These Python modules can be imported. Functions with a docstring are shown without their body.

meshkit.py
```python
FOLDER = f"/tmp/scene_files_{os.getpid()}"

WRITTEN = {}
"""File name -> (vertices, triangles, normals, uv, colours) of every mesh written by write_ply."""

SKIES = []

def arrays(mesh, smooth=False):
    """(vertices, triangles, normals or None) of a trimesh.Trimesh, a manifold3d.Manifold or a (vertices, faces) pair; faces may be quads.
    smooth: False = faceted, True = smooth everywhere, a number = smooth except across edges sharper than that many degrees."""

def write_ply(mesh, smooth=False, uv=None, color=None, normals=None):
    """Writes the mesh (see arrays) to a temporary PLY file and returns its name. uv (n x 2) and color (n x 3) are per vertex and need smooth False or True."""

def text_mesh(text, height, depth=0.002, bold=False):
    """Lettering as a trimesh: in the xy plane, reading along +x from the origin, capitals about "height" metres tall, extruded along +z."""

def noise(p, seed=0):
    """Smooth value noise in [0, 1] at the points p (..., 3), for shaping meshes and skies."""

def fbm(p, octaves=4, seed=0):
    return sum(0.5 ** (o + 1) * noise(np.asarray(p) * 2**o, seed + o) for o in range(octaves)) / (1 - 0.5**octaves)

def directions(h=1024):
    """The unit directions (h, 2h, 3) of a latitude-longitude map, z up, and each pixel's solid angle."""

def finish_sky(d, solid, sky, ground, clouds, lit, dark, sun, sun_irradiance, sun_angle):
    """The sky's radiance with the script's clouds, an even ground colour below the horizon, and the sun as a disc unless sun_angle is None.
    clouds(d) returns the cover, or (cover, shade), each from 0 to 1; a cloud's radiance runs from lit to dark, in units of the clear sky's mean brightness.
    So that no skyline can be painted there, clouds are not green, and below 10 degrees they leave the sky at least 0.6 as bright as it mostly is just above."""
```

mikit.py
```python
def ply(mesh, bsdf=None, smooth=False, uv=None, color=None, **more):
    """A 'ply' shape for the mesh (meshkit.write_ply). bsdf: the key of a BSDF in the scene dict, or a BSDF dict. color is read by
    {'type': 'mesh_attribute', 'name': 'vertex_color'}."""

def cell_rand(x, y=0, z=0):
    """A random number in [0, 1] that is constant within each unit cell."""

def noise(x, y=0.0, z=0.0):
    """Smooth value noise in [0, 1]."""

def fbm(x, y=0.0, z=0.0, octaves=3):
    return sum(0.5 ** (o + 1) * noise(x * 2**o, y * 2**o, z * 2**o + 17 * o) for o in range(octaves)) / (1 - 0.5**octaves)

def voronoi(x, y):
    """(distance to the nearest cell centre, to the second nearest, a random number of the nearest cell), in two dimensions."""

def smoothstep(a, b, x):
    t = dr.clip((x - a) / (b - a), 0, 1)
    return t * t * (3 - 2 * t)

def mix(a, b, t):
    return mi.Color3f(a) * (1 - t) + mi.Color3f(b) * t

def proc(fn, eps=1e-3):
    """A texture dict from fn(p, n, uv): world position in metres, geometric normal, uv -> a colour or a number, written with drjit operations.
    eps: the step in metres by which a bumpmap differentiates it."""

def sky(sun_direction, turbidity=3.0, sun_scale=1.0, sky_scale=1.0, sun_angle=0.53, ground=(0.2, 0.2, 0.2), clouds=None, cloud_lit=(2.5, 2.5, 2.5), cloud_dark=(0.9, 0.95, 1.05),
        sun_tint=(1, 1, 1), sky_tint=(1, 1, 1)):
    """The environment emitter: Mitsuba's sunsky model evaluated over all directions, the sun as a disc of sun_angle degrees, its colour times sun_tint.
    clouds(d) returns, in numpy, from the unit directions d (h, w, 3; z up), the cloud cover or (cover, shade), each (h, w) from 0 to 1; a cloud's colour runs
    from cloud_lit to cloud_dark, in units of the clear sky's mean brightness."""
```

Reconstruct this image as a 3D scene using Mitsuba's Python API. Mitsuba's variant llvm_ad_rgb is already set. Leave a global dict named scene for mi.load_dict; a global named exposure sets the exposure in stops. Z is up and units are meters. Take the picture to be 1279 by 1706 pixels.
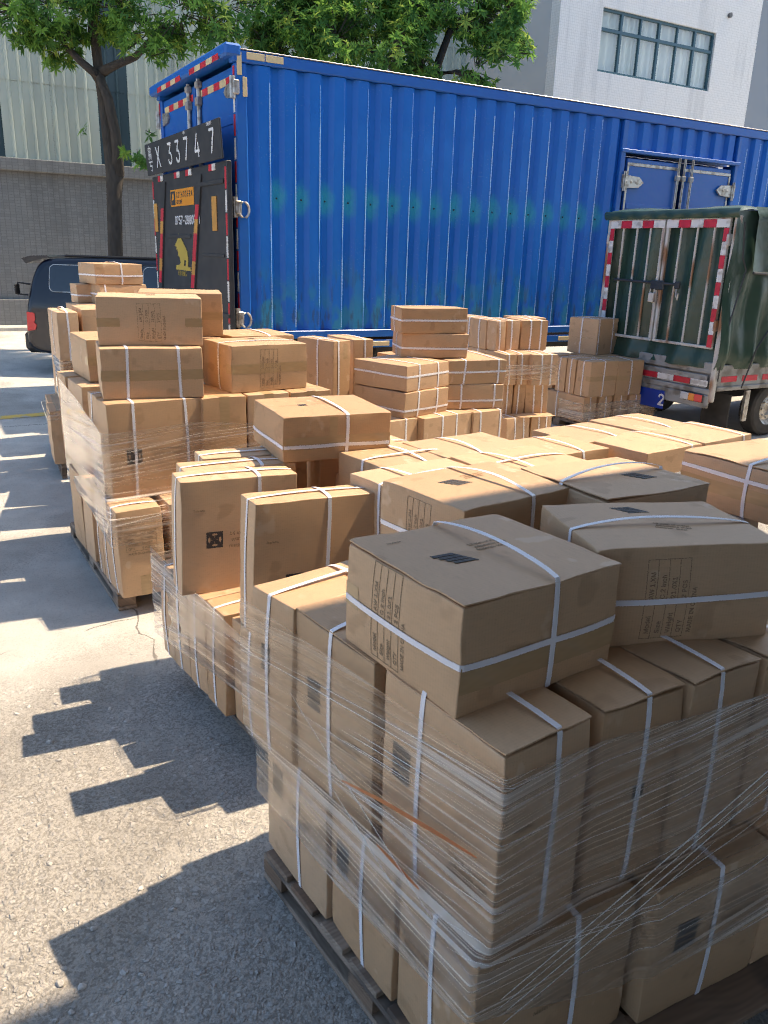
import math
import numpy as np, trimesh, shapely, drjit as dr, mitsuba as mi, mikit, meshkit
from shapely.geometry import Polygon, Point, box as sbox
from shapely import affinity

T = mi.ScalarTransform4f
rng = np.random.default_rng(7)
scene, labels = {}, {}

# ---------------------------------------------------------------- camera, sky, exposure
EYE = np.array([0.0, 0.0, 1.65])
RIGHT, UP, FWD = (np.array(v) for v in ([.99943718, .01031555, .03192049], [-.03354591, .30733244, .95101075], [0, .9515463, -.30750551]))
scene['camera'] = {'type': 'perspective', 'fov': 2 * math.degrees(math.atan(639.5 / 1340)), 'fov_axis': 'x', 'near_clip': 0.02, 'far_clip': 400.0,
                   'to_world': T().look_at(origin=EYE.tolist(), target=(EYE + FWD).tolist(), up=UP.tolist())}
SUN_AZ, SUN_EL = math.radians(26.2), math.radians(58)
SUN = np.array([math.cos(SUN_EL) * math.cos(SUN_AZ), math.cos(SUN_EL) * math.sin(SUN_AZ), math.sin(SUN_EL)])
scene['sky'] = mikit.sky(SUN.tolist(), turbidity=4.5, sun_scale=.9, sky_scale=1.3, sun_tint=(1.0, .968, .91), sky_tint=(1.06, 1.0, .92))
exposure = 2.7

# ---------------------------------------------------------------- naming
used = set()


def numbered(name):
    k, i = name, 0
    while k in used:
        i += 1
        k = f'{name}_{i:03d}'
    used.add(k)
    return k


def thing(name, label, cat, group=None):
    k = numbered(name)
    labels[k] = {'label': label, 'category': cat}
    if group:
        labels[k]['group'] = group
    return k


def part(parent, name, mesh, bsdf, smooth=False, label=None, kind=None, **more):
    k = numbered(parent + '__' + name)
    scene[k] = mesh_dict(mesh, bsdf, smooth, **more)
    if label or kind:
        labels[k] = {a: b for a, b in (('label', label), ('kind', kind)) if b}
    return k


def structure(name, mesh, bsdf, smooth=False, **more):
    k = numbered(name)
    scene[k] = mesh_dict(mesh, bsdf, smooth, **more)
    labels[k] = {'kind': 'structure'}
    return k


def mesh_dict(mesh, bsdf, smooth=False, **more):
    if isinstance(mesh, tuple) and len(mesh) == 4:      # vertices, faces, uv, normals
        v, f, uv, n = mesh
        return {'type': 'ply', 'filename': meshkit.write_ply((v, f), False, uv, None, normals=n), 'face_normals': n is None, 'bsdf': {'type': 'ref', 'id': bsdf}, **more}
    return mikit.ply(mesh, bsdf, smooth=smooth, **more)


# ---------------------------------------------------------------- geometry helpers
def frame(x, y, z, yaw):
    a = math.radians(yaw)
    m = np.eye(4)
    m[:2, :2] = [[math.cos(a), -math.sin(a)], [math.sin(a), math.cos(a)]]
    m[:3, 3] = x, y, z
    return m


def put(m, v):
    return np.asarray(v, float) @ m[:3, :3].T + m[:3, 3]


def moved(mesh, m):
    mesh = mesh.copy()
    mesh.apply_transform(m)
    return mesh


def cat(ms):
    return trimesh.util.concatenate(ms)


def bx(lo, hi, c=0.0):
    """box from lo to hi with chamfered edges"""
    lo, hi = np.minimum(lo, hi).astype(float), np.maximum(lo, hi).astype(float)
    c = min(c, *(0.45 * (hi - lo)))
    if c <= 0:
        b = trimesh.creation.box(hi - lo)
        b.apply_translation((lo + hi) / 2)
        return b
    pts = []
    for i in range(3):
        for s in np.ndindex(2, 2, 2):
            p = np.where(s, hi - c, lo + c)
            p[i] = hi[i] if s[i] else lo[i]
            pts.append(p)
    return trimesh.convex.convex_hull(np.array(pts))


def tube(pts, radii, sides=8):
    p = np.asarray(pts, float)
    r = np.broadcast_to(radii, (len(p),)).astype(float)
    t = np.gradient(p, axis=0)
    t /= np.linalg.norm(t, axis=1, keepdims=True) + 1e-12
    ref = np.array([0, 0, 1.0]) if abs(t[0, 2]) < .8 else np.array([1.0, 0, 0])
    a = np.cross(t, ref)
    a /= np.linalg.norm(a, axis=1, keepdims=True) + 1e-12
    b = np.cross(t, a)
    ang = np.arange(sides) * 2 * np.pi / sides
    v = (p[:, None] + r[:, None, None] * (np.cos(ang)[None, :, None] * a[:, None] + np.sin(ang)[None, :, None] * b[:, None])).reshape(-1, 3)
    f = []
    n = len(p)
    for i in range(n - 1):
        for j in range(sides):
            k = (j + 1) % sides
            f += [[i * sides + j, i * sides + k, (i + 1) * sides + k], [i * sides + j, (i + 1) * sides + k, (i + 1) * sides + j]]
    v = np.vstack([v, p[0], p[-1]])
    for j in range(sides):
        k = (j + 1) % sides
        f += [[len(v) - 2, k, j], [len(v) - 1, (n - 1) * sides + j, (n - 1) * sides + k]]
    m = trimesh.Trimesh(v, f, process=False)
    if m.volume < 0:
        m.invert()
    return m


def rod(p, q, r, sides=8):
    return tube([p, q], r, sides)


def grid(P):
    """faces of a grid of points (a, b, 3)"""
    a, b = P.shape[:2]
    i, j = np.meshgrid(np.arange(a - 1), np.arange(b - 1), indexing='ij')
    q = np.stack([i * b + j, (i + 1) * b + j, (i + 1) * b + j + 1, i * b + j + 1], -1).reshape(-1, 4)
    return np.vstack([q[:, [0, 1, 2]], q[:, [0, 2, 3]]])


def sheet(P):
    return trimesh.Trimesh(P.reshape(-1, 3), grid(P), process=False)


def extrude(poly, h):
    ms = [trimesh.creation.extrude_polygon(g, h, engine='earcut') for g in getattr(poly, 'geoms', [poly])]
    return cat(ms)


def face_matrix(face, d=0.0, h=0.0):
    """maps (right, up, out) of a face seen from outside to local x, y, z: F front (-y), L left (-x), T top, R right (+x)"""
    m = np.eye(4)
    if face == 'F':
        m[:3, :3] = np.array([[1, 0, 0], [0, 0, -1], [0, 1, 0]])
    elif face == 'L':
        m[:3, :3] = np.array([[0, 0, -1], [-1, 0, 0], [0, 1, 0]])
        m[1, 3] = d
    elif face == 'T':
        m[2, 3] = h
    return m


def flat(mesh, face, X, Y, out=0.0, d=0.0, h=0.0, rot=0.0):
    """lay a mesh drawn in the xy plane on a face at X, Y"""
    m = mesh.copy()
    if rot:
        m.apply_transform(trimesh.transformations.rotation_matrix(math.radians(rot), [0, 0, 1]))
    m.apply_translation([X, Y, out])
    m.apply_transform(face_matrix(face, d, h))
    return m


_text = {}


def text(s, height, bold=False, depth=.0004):
    k = (s, bold)
    if k not in _text:
        _text[k] = meshkit.text_mesh(s, 1.0, 1.0, bold)
    m = _text[k].copy()
    m.apply_scale([height, height, depth])
    return m


def rounded(w, d, h, r=.004, k=9, warp=None, uvo=(0, 0)):
    """a box w x d x h with rounded edges as one (vertices, faces, uv, normals), uv in metres, bent by warp"""
    L = np.array([w, d, h], float)
    r = min(r, .3 * L.min())

    def axis(n):
        return np.concatenate([[0, .45 * r], np.linspace(r, n - r, max(2, k)), [n - .45 * r, n]])
    V, F, UV, at = [], [], [], 0
    for ax in range(3):
        p, q = [i for i in range(3) if i != ax]
        A, B = axis(L[p]), axis(L[q])
        for side in (0, 1):
            P = np.zeros((len(A), len(B), 3))
            P[..., p], P[..., q] = A[:, None], B[None, :]
            P[..., ax] = side * L[ax]
            Q = np.clip(P, r, L - r)
            D = P - Q
            P2 = Q + r * D / np.linalg.norm(D, axis=-1, keepdims=True)
            f = grid(P2)
            n = np.cross(P2[1, 0] - P2[0, 0], P2[0, 1] - P2[0, 0])[ax]
            mid = np.cross(*(np.eye(3)[[p, q]]))[ax]
            if (mid > 0) != (side == 1):
                f = f[:, ::-1]
            # grain runs along u: across the flutes of a board
            uv = np.stack([P[..., p], P[..., q]], -1).reshape(-1, 2) + np.array(uvo) + [ax * 1.31 + side * .53, side * .77]
            V.append(P2.reshape(-1, 3)); F.append(f + at); UV.append(uv); at += P2.shape[0] * P2.shape[1]
    V, F, UV = np.vstack(V), np.vstack(F), np.vstack(UV)
    V0 = V
    if warp is not None:
        V = warp(V)
    key = np.round(V0, 6)
    _, inv = np.unique(key, axis=0, return_inverse=True)
    inv = inv.ravel()
    fn = np.cross(V[F[:, 1]] - V[F[:, 0]], V[F[:, 2]] - V[F[:, 0]])
    N = np.zeros((inv.max() + 1, 3))
    for c in range(3):
        np.add.at(N, inv[F[:, c]], fn)
    N = N[inv]
    N /= np.linalg.norm(N, axis=1, keepdims=True) + 1e-20
    return V, F, UV, N


def place4(m4, M):
    v, f, uv, n = m4
    return put(M, v), f, uv, n @ M[:3, :3].T


def join4(ms):
    at, V, F, U, N = 0, [], [], [], []
    for v, f, u, n in ms:
        V.append(v); F.append(f + at); U.append(u); N.append(n); at += len(v)
    return np.vstack(V), np.vstack(F), np.vstack(U), np.vstack(N)


# ---------------------------------------------------------------- materials
noise, fbm, voronoi, cell_rand, smoothstep, mix = mikit.noise, mikit.fbm, mikit.voronoi, mikit.cell_rand, mikit.smoothstep, mikit.mix


def rgb(*c):
    return {'type': 'rgb', 'value': list(c)}


def pr(color, rough=.5, metallic=0.0, **more):
    c = rgb(*color) if isinstance(color, (tuple, list)) else color
    return {'type': 'twosided', 'b': {'type': 'principled', 'base_color': c, 'roughness': rough, 'metallic': metallic, **more}}


def bump(b, fn, scale, eps=1e-3):
    inner = b['b'] if b['type'] == 'twosided' else b
    return {'type': 'twosided', 'b': {'type': 'bumpmap', 'arbitrary': mikit.proc(fn, eps), 'scale': scale, 'b': inner}}


def kraft_color(p, n, uv):
    cx, cy = dr.floor(uv.x / 8), dr.floor(uv.y / 8)
    t = cell_rand(cx, cy, 3)
    warm = cell_rand(cx, cy, 5)
    base = mix((.455, .295, .168), (.56, .380, .234), t)
    base = base * mix((1.0, 1.0, 1.0), (1.02, .965, .90), warm)
    fibre = fbm(uv.x * 60, uv.y * 420, 1.0)
    blot = fbm(uv.x * 9, uv.y * 7, 4.0)
    speck = smoothstep(.80, .9, noise(uv.x * 700, uv.y * 700))
    flute = .5 + .5 * dr.sin(uv.x * (6.2832 / .0072) + 2 * noise(uv.x * 12, uv.y * 12))
    k = .90 + .10 * fibre + .10 * (blot - .5) + .035 * (flute - .5) - .10 * speck
    scuff = smoothstep(.66, .78, fbm(uv.x * 22 + 7, uv.y * 16, 9.0)) * smoothstep(.5, .7, noise(uv.x * 5, uv.y * 5, 2.0))
    dark = smoothstep(.68, .8, fbm(uv.x * 13 + 3, uv.y * 15, 6.0))
    c = mix(base * k, mi.Color3f(.62, .47, .33), .45 * scuff)
    return mix(c, c * mi.Color3f(.74, .70, .66), .55 * dark)


def kraft_bump(p, n, uv):
    flute = .5 + .5 * dr.sin(uv.x * (6.2832 / .0072) + 2 * noise(uv.x * 12, uv.y * 12))
    return .35 * flute + .6 * fbm(uv.x * 90, uv.y * 90) + 3.0 * fbm(uv.x * 14, uv.y * 11)


scene['kraft'] = bump(pr(mikit.proc(kraft_color), .50, specular=.5), kraft_bump, .00022)
scene['kraft_edge'] = pr((.33, .205, .11), .8)
scene['tape'] = pr(mikit.proc(lambda p, n, uv: mix((.44, .30, .165), (.37, .245, .125), fbm(p.x * 40, p.y * 40, p.z * 120))), .22, specular=.5)
scene['strap'] = bump(pr((.74, .735, .77), .32, specular=.5), lambda p, n, uv: noise(p.x * 700, p.y * 700, p.z * 700), .0002)
scene['ink'] = pr(mikit.proc(lambda p, n, uv: mix((.035, .033, .036), (.10, .075, .055), smoothstep(.5, .9, noise(p.x * 600, p.y * 600, p.z * 600)))), .6)
scene['ink_soft'] = pr((.25, .165, .095), .65)


def wood_color(p, n, uv):
    t = cell_rand(dr.floor(uv.x / 8), dr.floor(uv.y / 8), 3)
    g = fbm(uv.x * 6, uv.y * 120, 2.0)
    ring = .5 + .5 * dr.sin(70 * (uv.y + .12 * fbm(uv.x * 3, uv.y * 6, 1.0)) * 6)
    c = mix(mix((.21, .125, .075), (.40, .32, .25), t), (.12, .085, .06), .55 * g + .2 * ring)
    return mix(c, (.05, .045, .04), .7 * smoothstep(.55, .75, fbm(uv.x * 7, uv.y * 9, 6.0)))


scene['wood'] = bump(pr(mikit.proc(wood_color), .8), lambda p, n, uv: fbm(uv.x * 14, uv.y * 320), .0012)

# stretch film: clear sheet, its wrinkles scatter the light


def film_lines(uv):
    """wrinkles run along the winding, a little downhill, in a few bands of different pull"""
    a = uv.x
    band = dr.floor(uv.y * 7 + .9 * noise(a * .7, 1.0))
    ang = .02 + .17 * cell_rand(band, 3)
    q = uv.y - ang * (a - 1.0) + .004 * noise(a * 4, uv.y * 3)
    return a, q


def film_streak(p, n, uv):
    a, q = film_lines(uv)
    wide = smoothstep(.58, .84, noise(q * 70, a * .7)) * .15
    fine = smoothstep(.64, .86, noise(q * 240, a * .9 + 5)) * .55
    hair = smoothstep(.72, .90, noise(q * 560, a * 1.3 + 9)) * .7
    patch = .25 + .9 * smoothstep(.3, .7, fbm(a * 2.6, uv.y * 4.0, 8.0))
    return dr.clip(.012 + 1.0 * (wide + fine + hair) * patch, 0, .85)


def film_bump(p, n, uv):
    a, q = film_lines(uv)
    return noise(q * 70, a * .7) + .5 * noise(q * 240, a * .9 + 5)


scene['film'] = {'type': 'blendbsdf', 'weight': mikit.proc(film_streak), 'a': {'type': 'thindielectric', 'int_ior': 1.28},
                 'b': bump(pr((.70, .645, .57), .2, specular=.6), film_bump, .0035)}
scene['orange_film'] = pr((.50, .17, .06), .3)
scene['film_strand'] = pr((.8, .8, .8), .12, specular=.8)


# ground
def ground_parts(p):
    # towards the camera the cement skin has worn off and the stones show
    edge = p.y - .62 * p.x - 3.80 + .5 * (fbm(p.x * 1.7, p.y * 1.7, 2.0) - .5)
    worn = 1 - smoothstep(-.25, .12, edge)
    return worn


def ground_stone(p):
    """stones of two sizes, crowded unevenly"""
    wx, wy = p.x + .012 * noise(p.x * 60, p.y * 60, 1.0), p.y + .012 * noise(p.x * 60, p.y * 60, 5.0)
    d1, d2, r = voronoi(wx * 135, wy * 115)
    e1, e2, r2 = voronoi(wx * 56 + 3, wy * 47)
    small = smoothstep(.50, .30, d1) * smoothstep(.42, .60, .6 * fbm(p.x * 14, p.y * 14, 7.0) + .4 * r)
    big = smoothstep(.40, .26, e1) * smoothstep(.66, .76, r2)
    return small, r, big, r2


def ground_color(p, n, uv):
    worn = ground_parts(p)
    small, r, big, r2 = ground_stone(p)
    blot = fbm(p.x * 2.1, p.y * 2.1, 1.0)
    fine = noise(p.x * 420, p.y * 420)
    grit = fbm(p.x * 150, p.y * 150, 2.0)
    skin = mix((.37, .35, .315), (.49, .465, .42), fbm(p.x * 9, p.y * 9, 5.0)) * (.86 + .22 * blot) * (.93 + .14 * fine)
    mortar = mix((.27, .255, .228), (.46, .435, .39), smoothstep(.30, .68, grit)) * (.85 + .3 * fbm(p.x * 26, p.y * 26, 3.0))
    agg = mix(mortar, mix((.27, .26, .24), (.58, .55, .50), r), .75 * small)
    agg = mix(agg, mix((.34, .33, .31), (.64, .62, .58), cell_rand(dr.floor(r2 * 9999))), .8 * big)
    agg = agg * (.80 + .36 * blot) * (.86 + .28 * fine)
    skin = mix(skin, skin * .8, smoothstep(.56, .7, grit) * .5)
    c = mix(skin, agg, worn * .92)
    # cracks and a slab joint, filled with dark dirt
    w1 = dr.abs(p.y - .62 * p.x - 4.06 + .11 * (fbm(p.x * 5, p.y * 5, 4.0) - .5) * 2)
    w2 = dr.abs(p.x + .364 * p.y - .115 + .10 * (fbm(p.x * 6, p.y * 6, 14.0) - .5) * 2)
    crack = smoothstep(.009, .002, w1) * smoothstep(.38, .5, noise(p.x * 6, p.y * 6, 9.0)) + smoothstep(.008, .002, w2) * smoothstep(2.9, 3.05, p.y) * smoothstep(3.62, 3.5, p.y)
    joint = smoothstep(.012, .005, dr.abs(p.y - .6 * p.x - 9.4))
    c = mix(c, (.09, .08, .07), .75 * dr.clip(crack + joint, 0, 1))
    stain = smoothstep(.58, .70, fbm(p.x * 1.3 + 4, p.y * 1.1, 11.0) + .12 * (grit - .5))
    return mix(c, c * mi.Color3f(.70, .69, .68), .65 * stain)


def ground_bump(p, n, uv):
    worn = ground_parts(p)
    small, r, big, r2 = ground_stone(p)
    h = .5 * small + .9 * big + .9 * fbm(p.x * 60, p.y * 60) + .5 * noise(p.x * 300, p.y * 300)
    return .10 * fbm(p.x * 120, p.y * 120) * (1 - worn) + h * worn


scene['concrete'] = bump(pr(mikit.proc(ground_color), .85, specular=.3), ground_bump, .0045, 8e-4)
scene['stone'] = pr(mikit.proc(lambda p, n, uv: mix((.26, .25, .235), (.55, .53, .49), cell_rand(dr.floor(p.x * 40), dr.floor(p.y * 40), 2)) * (.85 + .3 * noise(p.x * 400, p.y * 400, p.z * 400))), .8)
scene['yellow_paint'] = pr(mikit.proc(lambda p, n, uv: mix((.62, .42, .10), (.42, .38, .32), smoothstep(.52, .64, fbm(p.x * 14, p.y * 14)))), .7)


# truck paints
def blue_color(p, n, uv):
    c = mix((.007, .120, .47), (.011, .160, .57), fbm(p.x * 2, p.y * 2, p.z * 1.0))
    low = smoothstep(1.62, 1.0, p.z + .55 * (fbm(p.x * 5, p.y * 5, p.z * 2.0) - .5))
    rub = smoothstep(.44, .60, fbm(p.x * 9, p.y * 9, p.z * 4.0)) * low
    c = mix(c, (.035, .24, .36), .75 * rub)
    grime = smoothstep(.55, .7, fbm(p.x * 30, p.y * 30, p.z * 5)) * low
    c = mix(c, (.05, .06, .055), .5 * grime)
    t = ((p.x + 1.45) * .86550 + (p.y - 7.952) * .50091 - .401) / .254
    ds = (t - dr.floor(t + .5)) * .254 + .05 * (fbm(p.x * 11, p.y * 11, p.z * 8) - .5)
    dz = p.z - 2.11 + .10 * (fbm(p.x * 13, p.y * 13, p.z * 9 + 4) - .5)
    ring = smoothstep(1.1, .25, dr.sqrt(dr.square(ds / .10) + dr.square(dz / .20))) * (.45 + .55 * noise(p.x * 90, p.y * 90, p.z * 90))  # soft teal glow around each rivet, painted into the colour
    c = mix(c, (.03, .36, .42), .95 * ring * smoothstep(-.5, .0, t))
    scratch = smoothstep(.83, .9, noise(p.x * 50, p.y * 50, p.z * 220)) * smoothstep(.55, .7, noise(p.x * 3, p.y * 3, p.z * 6))
    return mix(c, (.20, .33, .48), .5 * scratch)


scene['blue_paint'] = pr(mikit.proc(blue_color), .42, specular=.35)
scene['blue_plain'] = pr(mikit.proc(lambda p, n, uv: mix((.009, .105, .44), (.018, .13, .42), fbm(p.x * 8, p.y * 8, p.z * 8))), .38, specular=.5)


scene['highlight_blue'] = pr(mikit.proc(lambda p, n, uv: mix((.40, .58, .78), (.05, .17, .55), smoothstep(.52, .72, fbm(p.x * 30, p.y * 30, p.z * 3)))), .5)  # pale colour for the painted rib highlights, broken up by noise
scene['dark_metal'] = pr(mikit.proc(lambda p, n, uv: mix((.022, .026, .032), (.045, .048, .052), fbm(p.x * 7, p.y * 7, p.z * 7))), .42)
scene['black'] = pr((.012, .012, .013), .5)
scene['rubber'] = pr(mikit.proc(lambda p, n, uv: mix((.02, .02, .02), (.07, .065, .06), fbm(p.x * 14, p.y * 14, p.z * 14))), .85)
scene['steel'] = pr(mikit.proc(lambda p, n, uv: mix((.50, .49, .46), (.30, .27, .23), smoothstep(.4, .7, fbm(p.x * 22, p.y * 22, p.z * 22)))), .42, .75)
scene['rusty_tube'] = pr(mikit.proc(lambda p, n, uv: mix((.50, .49, .46), (.26, .13, .065), smoothstep(.52, .70, fbm(p.x * 9, p.y * 9, p.z * 2.6)))), .5)
scene['grey_paint'] = pr(mikit.proc(lambda p, n, uv: mix((.30, .30, .29), (.16, .145, .125), smoothstep(.45, .72, fbm(p.x * 9, p.y * 9, p.z * 9)))), .5)
scene['white_reflector'] = pr(mikit.proc(lambda p, n, uv: mix((.66, .66, .65), (.42, .40, .37), smoothstep(.5, .75, fbm(p.x * 16, p.y * 16, p.z * 16)))), .35)
scene['red_reflector'] = pr(mikit.proc(lambda p, n, uv: mix((.62, .03, .06), (.40, .03, .04), fbm(p.x * 16, p.y * 16, p.z * 16))), .3)
scene['amber_reflector'] = pr((.52, .27, .06), .35)
scene['cream_reflector'] = pr((.62, .50, .28), .4)
scene['orange_sticker'] = pr((.66, .26, .02), .45)
scene['gold_print'] = pr((.44, .33, .06), .45)
scene['white_print'] = pr((.62, .63, .64), .5)
scene['plate_blue'] = pr((.012, .045, .32), .35)
scene['lamp_red'] = pr((.62, .012, .02), .12, clearcoat=.8)
scene['lamp_amber'] = pr((.70, .22, .01), .12, clearcoat=.8)
scene['lamp_clear'] = pr((.55, .55, .55), .1, clearcoat=.8)
scene['tarp'] = bump(pr(mikit.proc(lambda p, n, uv: mix(mix((.018, .050, .036), (.035, .072, .053), fbm(p.x * 6, p.y * 6, p.z * 6)), (.075, .09, .075), .3 * smoothstep(.48, .70, fbm(p.x * 2.2, p.y * 2.2, p.z * 5, 4)))), .36, specular=.55), lambda p, n, uv: fbm(p.x * 12, p.y * 12, p.z * 8), .007)
scene['car_paint'] = pr((.004, .007, .016), .12, clearcoat=.4, clearcoat_gloss=.95, specular=.45)
scene['car_glass'] = pr((.012, .018, .026), .05, specular=.9)

# buildings


def tiles(sx, sz, c1, c2, cj, joint=.10):
    def fn(p, n, uv):
        s = p.x * .8655 + p.y * .5009
        t = p.x * .5009 - p.y * .8655
        h = dr.select(dr.abs(n.z) > .5, t, p.z)
        a, b = dr.select(dr.abs(n.x * .8655 + n.y * .5009) > .7, t, s) / sx, h / sz
        ja = dr.minimum(a - dr.floor(a), 1 - (a - dr.floor(a)))
        jb = dr.minimum(b - dr.floor(b), 1 - (b - dr.floor(b)))
        r = cell_rand(dr.floor(a), dr.floor(b), 7)
        c = mix(c1, c2, .6 * r + .4 * fbm(s * .8, p.z * .8, 3.0))
        c = mix(c, mi.Color3f(*cj), smoothstep(joint, joint * .4, dr.minimum(ja, jb)))
        streak = smoothstep(.5, .75, fbm(s * 5, p.z * .5, 6.0))
        return mix(c, c * .78, .6 * streak)
    return fn


scene['tile_grey'] = pr(mikit.proc(tiles(.10, .05, (.145, .147, .143), (.205, .206, .200), (.135, .136, .132))), .5)
scene['tile_pale'] = pr(mikit.proc(tiles(.05, .05, (.64, .62, .575), (.69, .67, .625), (.56, .545, .505), .12)), .45)
scene['tile_plain'] = pr(mikit.proc(lambda p, n, uv: mix((.42, .417, .40), (.48, .475, .46), fbm(p.x * .9, p.y * .9, p.z * .6))), .7)
scene['blue_grey_wall'] = pr((.22, .25, .28), .7)
scene['siding'] = pr(mikit.proc(lambda p, n, uv: mix((.47, .51, .43), (.36, .39, .33), smoothstep(.35, .75, fbm(p.x * 2.5, p.y * 2.5, p.z * .45)))), .5)
scene['siding_dark'] = pr((.035, .06, .068), .25, specular=.6)
scene['window_frame'] = pr((.03, .085, .11), .4)
scene['curtain'] = pr(mikit.proc(lambda p, n, uv: mix((.42, .46, .36), (.62, .63, .55), fbm(p.x * 3, p.y * 3, p.z * .7))), .9)
scene['glass'] = {'type': 'thindielectric', 'int_ior': 1.5}
scene['grey_metal_roof'] = pr((.10, .10, .10), .6)
scene['warehouse_wall'] = pr(mikit.proc(lambda p, n, uv: mix((.16, .15, .14), (.22, .21, .20), fbm(p.x * 1.5, p.y * 1.5, p.z * 1.5))), .8)

# trees
scene['bark'] = bump(pr(mikit.proc(lambda p, n, uv: mix((.035, .028, .022), (.085, .072, .058), fbm(p.x * 30, p.y * 30, p.z * 8))), .9), lambda p, n, uv: fbm(p.x * 40, p.y * 40, p.z * 9), .02)


def leaf_bsdf(c):
    return {'type': 'principledthin', 'base_color': rgb(*c), 'roughness': .35, 'spec_trans': 0.0, 'diff_trans': .95, 'eta': 1.45}


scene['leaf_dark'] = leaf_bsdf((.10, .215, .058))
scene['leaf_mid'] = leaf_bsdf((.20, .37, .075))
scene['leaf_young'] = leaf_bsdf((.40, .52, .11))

# ---------------------------------------------------------------- ground
structure('ground', sheet(np.array([[[-90, -90, 0], [90, -90, 0]], [[-90, 90, 0], [90, 90, 0]]], float)[::-1].copy()), 'concrete')
YAW = 30.06
U30 = np.array([math.cos(math.radians(YAW)), math.sin(math.radians(YAW))])
V30 = np.array([-U30[1], U30[0]])


def strip(a, b, w, z):
    a, b = np.array(a, float), np.array(b, float)
    d = (b - a) / np.linalg.norm(b - a)
    n = np.array([-d[1], d[0]]) * w / 2
    P = np.array([[*(a - n), z], [*(b - n), z], [*(b + n), z], [*(a + n), z]])
    return trimesh.Trimesh(P, [[0, 1, 2], [0, 2, 3]], process=False)


structure('yellow_road_line', strip((-7.6, 4.75), (-1.9, 9.05), .16, .004), 'yellow_paint')

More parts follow.
